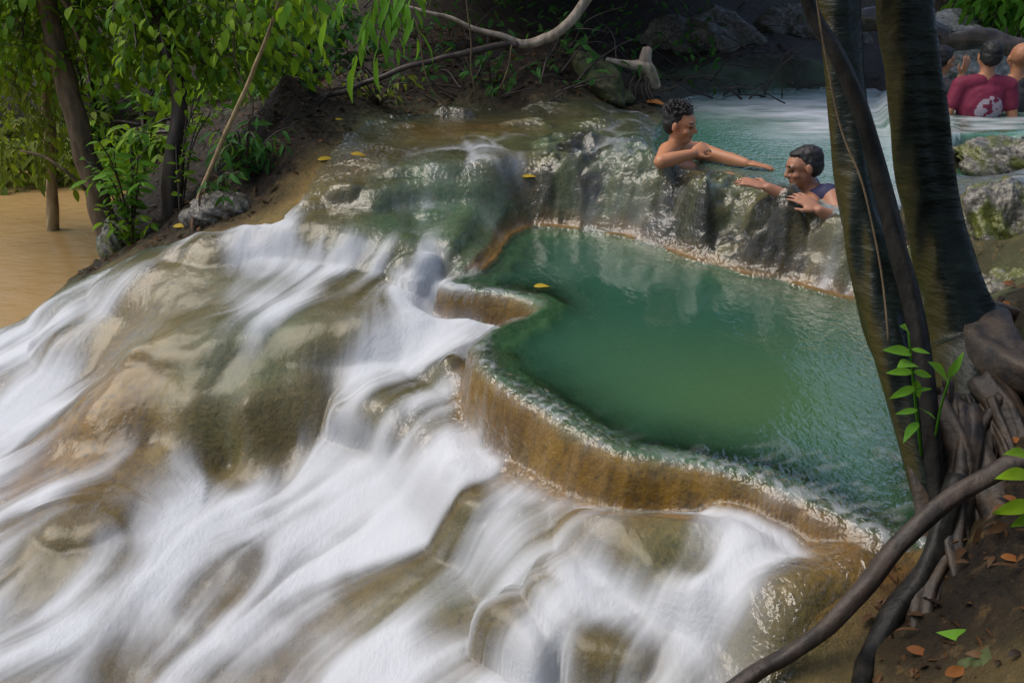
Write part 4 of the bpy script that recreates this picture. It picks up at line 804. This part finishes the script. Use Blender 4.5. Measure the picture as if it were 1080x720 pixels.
# unseen leaf masses above and behind the view, added to block sky light
def mass(n, lo, hi, size, keep=None):
    p_ = rng.uniform(lo, hi, (n, 3))
    return p_, rdir(n)*[1, 1, .3], rdir(n)+[0, 0, 1.2], rng.uniform(.7, 1.2, n)*size
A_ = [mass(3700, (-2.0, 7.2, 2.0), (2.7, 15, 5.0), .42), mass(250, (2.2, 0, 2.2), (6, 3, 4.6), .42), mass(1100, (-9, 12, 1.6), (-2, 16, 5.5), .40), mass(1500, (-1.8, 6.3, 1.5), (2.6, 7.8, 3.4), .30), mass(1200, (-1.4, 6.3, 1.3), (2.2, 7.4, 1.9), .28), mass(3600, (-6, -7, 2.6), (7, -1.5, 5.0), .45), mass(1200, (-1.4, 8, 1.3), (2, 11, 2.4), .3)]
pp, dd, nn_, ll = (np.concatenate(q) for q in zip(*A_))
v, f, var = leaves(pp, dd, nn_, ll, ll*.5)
tag(mesh_np('shade_canopy', v, f, M_LEAF_CAN, None, {'var': var}), kind='stuff')

# ------------------------------------------------------------------ people
def skin(name, c, rough=.52):
    s = NT(name); n1 = s.noise(35, 3)
    return s.p(Base_Color=s.mix(n1, tuple(q*.85 for q in c), c), Roughness=rough, Normal=s.bump(s.noise(140, 2), .08, .002), Subsurface_Weight=.08, Subsurface_Radius=(.02, .008, .004))
M_SKIN = skin('warm_wet_skin', (.46, .20, .10)); M_SKIN_DK = skin('brown_wet_skin', (.34, .155, .090))
M_HAIR = NT('black_hair').p(Base_Color=(.007, .006, .006), Roughness=.62)
M_EYE = NT('dark_eye').p(Base_Color=(.012, .008, .006), Roughness=.2)
M_LIP = NT('lip').p(Base_Color=(.26, .09, .06), Roughness=.4)
def cloth(name, c):
    s = NT(name); return s.p(Base_Color=s.mix(s.noise(12, 4), tuple(q*.7 for q in c), c), Roughness=.75, Normal=s.bump(s.noise(22, 4), .5, .012))
M_MAROON, M_NAVY, M_GREYC, M_DARKC, M_WHITEP = cloth('maroon_cloth', (.20, .012, .045)), cloth('navy_cloth', (.022, .022, .075)), cloth('grey_cloth', (.05, .065, .075)), cloth('dark_cloth', (.025, .025, .03)), cloth('white_print', (.40, .33, .38))
_ico = bpy.data.meshes.new('tmp'); import bmesh
_b = bmesh.new(); bmesh.ops.create_icosphere(_b, subdivisions=2, radius=1); _b.verts.ensure_lookup_table()
ICV = np.array([v.co[:] for v in _b.verts]); ICF = np.array([[v.index for v in f.verts] for f in _b.faces]); _b.free(); bpy.data.meshes.remove(_ico)
class Blob:                               # spheres and ellipsoids fused into one continuous skin
    def __init__(s): s.V, s.F, s.o = [], [], 0
    def ell(s, c, r, B=None):
        v = ICV*np.array(r); 
        if B is not None: v = v @ np.array(B)
        s.V.append(v+np.array(c)); s.F.append(ICF+s.o); s.o += len(ICV)
    def limb(s, a_, b_, ra, rb):
        a_, b_ = np.array(a_, float), np.array(b_, float); L = np.linalg.norm(b_-a_); n = max(2, int(L/(min(ra, rb)*.35)))
        for k in range(n+1): t = k/n; s.ell(a_*(1-t)+b_*t, [ra*(1-t)+rb*t]*3)
    def build(s, name, mat, voxel=.006, smooth=6):
        o = mesh_np(name, np.concatenate(s.V), np.concatenate(s.F), mat)
        m = o.modifiers.new('r', 'REMESH'); m.mode = 'VOXEL'; m.voxel_size = voxel
        m2 = o.modifiers.new('s', 'SMOOTH'); m2.iterations = smooth; m2.factor = .5
        dg = bpy.context.evaluated_depsgraph_get(); me = bpy.data.meshes.new_from_object(o.evaluated_get(dg)); old = o.data
        o.modifiers.clear(); o.data = me; bpy.data.meshes.remove(old)
        me.polygons.foreach_set('use_smooth', np.ones(len(me.polygons), bool))
        if not me.materials: me.materials.append(mat)
        return o
def frame(F, U=(0, 0, 1)):
    F = nrm(np.array(F, float)); Rt = nrm(np.cross(F, U)); return np.stack([Rt, F, np.cross(Rt, F)])   # rows: right, forward, up
def head(b, c, F, U=(0, 0, 1), k=1.0):
    B = frame(F, U); P = lambda x, y, z: np.array(c)+(np.array([x, y, z])*k) @ B
    E = lambda p_, r: b.ell(P(*p_), np.array(r)*k, B)
    E((0, -.012, .028), (.073, .092, .082)); E((0, .018, -.035), (.058, .066, .066)); E((0, .052, -.082), (.036, .034, .024)); E((0, .030, .02), (.066, .062, .060))
    for sx in (-1, 1):
        E((sx*.033, .074, .018), (.030, .018, .011)); E((sx*.042, .058, -.030), (.022, .022, .018)); E((sx*.076, -.008, -.008), (.010, .020, .031)); E((sx*.031, .073, -.002), (.013, .010, .008))
    b.limb(P(0, .082, .012), P(0, .103, -.028), .0085*k, .0125*k); E((0.013, .088, -.030), (.010, .010, .008)); E((-.013, .088, -.030), (.010, .010, .008))
    E((0, .080, -.054), (.024, .012, .006)); E((0, .077, -.064), (.021, .012, .007))
    return B, P
def face_paint(o, c, B, k, eye, lip):
    me = o.data; me.materials.append(eye); me.materials.append(lip); n = len(me.polygons)
    cc = np.zeros(n*3, np.float32); me.polygons.foreach_get('center', cc); q = ((cc.reshape(-1, 3)-np.array(c)) @ B.T)/k
    idx = np.zeros(n, np.int32)
    for sx in (-1, 1):
        idx[((q[:, 0]-sx*.031)/.015)**2+((q[:, 2]+.003)/.007)**2+(q[:, 1] < .05)*9 < 1] = 1
        idx[((q[:, 0]-sx*.033)/.024)**2+((q[:, 2]-.023)/.0055)**2+(q[:, 1] < .05)*9 < 1] = 1
    idx[(q[:, 0]/.024)**2+((q[:, 2]+.059)/.011)**2+(q[:, 1] < .06)*9 < 1] = 2
    me.polygons.foreach_set('material_index', idx)
def hair(P, B, k, spiky, parent, mat, seed=0):
    b = Blob(); r = np.random.default_rng(seed)
    E = lambda p_, rr: b.ell(P(*p_), np.array(rr)*k, B)
    E((0, -.022, .040), (.077, .092, .076)); E((0, -.045, .0), (.072, .062, .070)); E((0, .020, .078), (.058, .050, .024))
    for sx in (-1, 1): E((sx*.066, -.022, .012), (.013, .035, .04))
    for q in range(260 if spiky else 0):
        u = nrm(r.normal(size=3)); u[2] = abs(u[2])*.9+.1; u[1] = min(u[1], .75)
        if u[1] > .4 and u[2] < .5: continue
        p0 = np.array([0, -.02, .04])+u*np.array([.070, .085, .075]); L = r.uniform(.028, .052) if spiky else r.uniform(.012, .02)
        b.limb(P(*p0), P(*(p0+(u*.7+np.array([.1, -.1, .5])+r.normal(size=3)*.3)*L*.55)), .006*k, .002*k)
    o = b.build('hair', mat, .0032, 2); me = o.data; n = len(me.vertices); co = np.zeros(n*3, np.float32); me.vertices.foreach_get('co', co); nn = np.zeros(n*3, np.float32); me.vertices.foreach_get('normal', nn)
    co, nn = co.reshape(-1, 3), nn.reshape(-1, 3); h = vnoise(co[:, 0]+co[:, 2]*.3, co[:, 1], .009, 501)+vnoise(co[:, 0], co[:, 2], .013, 502)
    me.vertices.foreach_set('co', (co+nn*(h*(.0012))[:, None]).astype(np.float32).ravel()); me.update(); child(o, parent); return o
def hand(b, wrist, d, palm_n, k=1.0, curl=.35, side=1):
    d = nrm(np.array(d, float)); nrm_ = nrm(np.array(palm_n, float)); nrm_ = nrm(nrm_-d*(nrm_@d)); sx = np.cross(d, nrm_)*side; w_ = np.array(wrist)
    B = np.stack([sx, d, nrm_]); b.ell(w_+d*.045*k, (.040*k, .050*k, .014*k), B); b.ell(w_+d*.07*k, (.041*k, .026*k, .013*k), B)
    for q, (off, L) in enumerate(((-.031, .066), (-.0105, .076), (.0105, .072), (.031, .056))):
        p0 = w_+d*.082*k+sx*off*k; a_ = curl*.4; dirn = d+sx*off*3.5
        p1 = p0+nrm(dirn-nrm_*a_)*L*.48*k; p2 = p1+nrm(dirn-nrm_*curl*1.3)*L*.32*k; p3 = p2+nrm(dirn-nrm_*curl*2.2)*L*.26*k
        b.limb(p0, p1, .0092*k, .0085*k); b.limb(p1, p2, .0085*k, .0078*k); b.limb(p2, p3, .0078*k, .0068*k)
    t0 = w_+d*.022*k-sx*.030*k; t1 = t0+nrm(d*.7-sx*.8)*.04*k; t2 = t1+nrm(d*1.0-sx*.25-nrm_*.2)*.032*k
    b.limb(t0, t1, .013*k, .011*k); b.limb(t1, t2, .0105*k, .008*k)
def torso(b, pel, chest, shl, shr, neck, hd, k=1.0, g=0.0, shirt=False):
    pel, chest, shl, shr, neck = (np.array(q, float) for q in (pel, chest, shl, shr, neck)); w_ = nrm(shr-shl); up = nrm(chest-pel); fw = np.cross(up, w_)
    B = np.stack([w_, nrm(fw), up])
    b.ell(pel, np.array((.155, .105, .12))*k+g, B); b.ell(pel*.55+chest*.45, np.array((.138, .095, .15))*k+g, B)
    b.ell(chest, np.array((.165, .110, .15))*k+g, B); b.ell(chest*.45+(shl+shr)*.275, np.array((.165, .088, .085))*k+g, B)
    for sh in (shl, shr): b.limb(neck*.75+sh*.25, sh, .048*k+g, .052*k+g)
    if not shirt: b.limb(neck-up*.03, np.array(hd)-np.array([0, 0, .045*k]), .054*k, .048*k)
def arm(b, sh, el, wr, k=1.0):
    b.limb(sh, el, .050*k, .037*k); el, wr = np.array(el), np.array(wr); m = el*.7+wr*.3; b.limb(el, m, .036*k, .038*k); b.limb(m, wr, .038*k, .025*k)
def leg(b, hip, kn, an, k=1.0, foot=None):
    b.limb(hip, kn, .082*k, .054*k); kn, an = np.array(kn), np.array(an); m = kn*.7+an*.3; b.limb(kn, m, .052*k, .055*k); b.limb(m, an, .055*k, .034*k)
    if foot is not None: b.limb(an, an+nrm(np.array(foot, float))*.16*k-np.array([0, 0, .03]), .036*k, .024*k)
def person(label, base, group='bathers'): return tag(empty('person', base), label, 'person', group)

# bather with tousled hair, up to his shoulders in the upper pool
hc = aim(717, 131, 4.32); k = .85; Fd = nrm(np.array([.86, -.42, -.10])); r1 = person('bare-chested man with tousled black hair resting in the upper pool, one arm stretched out', hc-[0, 0, .75])
b = Blob(); B, P = head(b, hc, Fd, (0, 0, 1), k)
neck = hc+np.array([-.02, .01, -.120]); shr, shl = aim(704, 160, 4.26), aim(741, 160, 4.50); chest = neck+np.array([.02, .06, -.22]); pel = chest+np.array([.14, .10, -.24])
torso(b, pel, chest, shl, shr, neck, hc, .95)
el, wr = aim(697, 171, 4.03), aim(731, 162, 4.08); arm(b, shr, el, wr, .95); hand(b, wr, aim(742, 155, 4.12)-wr, (-.35, -.85, .4), .85, 1.0, -1)
el2, wr2 = aim(763, 166, 4.40), aim(787, 172, 4.30); arm(b, shl, el2, wr2, .92); hand(b, wr2, aim(806, 175, 4.28)-wr2, (0, 0, 1), .9, .15, 1)
kn1, kn2 = aim(770, 178, 4.10), aim(785, 172, 4.22); hp = pel+np.array([.05, -.09, 0]); hq = pel+np.array([.08, .09, 0])
leg(b, hp, kn1-[0, 0, .06], kn1+np.array([.02, .1, -.38]), k, (1, 0, 0)); leg(b, hq, kn2-[0, 0, .10], kn2+np.array([.08, .1, -.40]), k, (1, 0, 0))
o = b.build('body', M_SKIN); child(o, r1); face_paint(o, hc, B, k, M_EYE, M_LIP); hair(P, B, k, True, r1, M_HAIR, 3)
b = Blob(); b.ell(pel, (.165, .13, .13)); b.limb(hp, hp*.25+(kn1-[0, 0, .055])*.75, .10, .078); b.limb(hq, hq*.3+(kn2-[0, 0, .09])*.7, .10, .080)
child(b.build('shorts', M_GREYC, .008), r1)
# bather leaning over the rim on folded arms
hc = aim(848, 176, 3.84); Fd = nrm(np.array([-.93, .02, -.22])); r2 = person('dark-haired boy in a navy vest leaning on folded arms over the upper pool rim', hc-[0, 0, .75]); k = .84
b = Blob(); B, P = head(b, hc, Fd, (.12, .1, 1), k)
neck = hc+np.array([.05, .01, -.112]); shl, shr = aim(876, 207, 3.74), aim(852, 196, 4.02); chest = neck+np.array([.10, .06, -.16]); pel = chest+np.array([.16, .30, -.24])
torso(b, pel, chest, shl, shr, neck, hc, .92)
el, wr = aim(888, 234, 3.56), aim(864, 222, 3.54); arm(b, shl, el, wr, .92); hand(b, wr, aim(840, 206, 3.62)-wr, (.1, -.5, .8), .95, .25, 1)
el2, wr2 = aim(858, 220, 3.66), aim(810, 198, 3.70); arm(b, shr, el2, wr2, .95); hand(b, wr2, aim(790, 192, 3.74)-wr2, (0, -.2, 1), .95, .3, -1)
for dy in (-.09, .09): h_ = pel+np.array([.03, dy, -.02]); leg(b, h_, h_+np.array([.10, .28, -.22]), h_+np.array([.2, .55, -.38]), .95, (.3, 1, -.4))
o = b.build('body', M_SKIN_DK); child(o, r2); face_paint(o, hc, B, k, M_EYE, M_LIP); hair(P, B, k, False, r2, M_HAIR, 5)
b = Blob(); torso(b, pel, chest, shl*.86+neck*.14, shr*.86+neck*.14, neck-[0, 0, .03], hc, .92, .010, True); child(b.build('vest', M_NAVY, .008), r2)

def stander(label, px, py, y, turn, skinm, clothm, k, lean=0, arms=None, shirt='shirt', spiky=False, bald=False):
    hc = aim(px, py, y); F = np.array([math.sin(turn), math.cos(turn), -.1]); W_ = np.array([math.cos(turn), -math.sin(turn), 0])
    root = person(label, hc-[0, 0, 1.1*k]); b = Blob(); B, P = head(b, hc, F, (0, 0, 1), k)
    neck = hc+np.array([0, 0, -.14*k])-F*.02*k; shl, shr = neck-W_*.165*k-[0, 0, .06*k], neck+W_*.165*k-[0, 0, .06*k]; chest = neck-[0, 0, .20*k]; pel = neck-[0, 0, .50*k]
    torso(b, pel, chest, shl, shr, neck, hc, k*.95)
    L_ = []
    for sgn, sh in ((-1, shl), (1, shr)):
        if arms and arms.get(sgn): el, wr = np.array(arms[sgn][0]), np.array(arms[sgn][1])
        else: el = sh+W_*sgn*.07*k-[0, 0, .24*k]-F*.03*k; wr = el+F*.16*k-[0, 0, .12*k]+W_*sgn*.02
        arm(b, sh, el, wr, k); hand(b, wr, wr-el, W_*sgn, k*.95, .3, sgn); L_.append((sh, el))
        h_ = pel+W_*sgn*.09*k-[0, 0, .05]; leg(b, h_, h_+F*.05-[0, 0, .36*k], h_-[0, 0, .68*k], k, F)
    o = b.build('body', skinm, .007); child(o, root); face_paint(o, hc, B, k, M_EYE, M_LIP)
    if not bald: hair(P, B, k, spiky, root, M_HAIR, 9)
    b = Blob(); torso(b, pel, chest, shl, shr, neck-[0, 0, .02], hc, k*.95, .014, True)
    for sh, el in L_: b.limb(sh, np.array(sh)*.45+np.array(el)*.55, .062*k, .056*k)
    o = b.build(shirt, clothm, .008); child(o, root)
    return root, chest, F, W_, k, o
rr_, ch, F_, W_, k_, so3 = stander('bather seen from behind in a maroon shirt with a white print, waist-deep at upper right', 1044, 60, 5.55, .15, M_SKIN, M_MAROON, .86)
bpy.context.view_layer.update()
# pale worn print on the back of the shirt: patches that follow the cloth
dg = bpy.context.evaluated_depsgraph_get(); bm_ = bmesh.new()
me_ = so3.data; n_ = len(me_.polygons); cc = np.zeros(n_*3, np.float32); me_.polygons.foreach_get('center', cc); cc = cc.reshape(-1, 3)
nn3 = np.zeros(n_*3, np.float32); me_.polygons.foreach_get('normal', nn3); nn3 = nn3.reshape(-1, 3)
q = (cc-ch); u_, v_ = q @ W_, q[:, 2]
blot = vnoise(u_, v_, .035, 401)+.8*vnoise(u_, v_, .016, 402)
selp = (nn3 @ F_ < -.25) & (((u_-.03)/.085)**2+((v_+.03)/.10)**2 < 1) & (blot > -.12)
so3.data.materials.append(M_WHITEP); so3.data.polygons.foreach_set('material_index', selp.astype(np.int32))
stander('shaven-headed bather in dark clothes cut by the right edge of the photo', 1076, 62, 5.75, .3, M_SKIN, M_DARKC, .9, bald=True)
w0 = aim(1004, 66, 6.2)
stander('bather half hidden behind the right trunk with one hand raised', 994, 64, 6.2, 1.2, M_SKIN, M_DARKC, .9, arms={1: (aim(1008, 95, 6.0), aim(1014, 80, 6.0))})
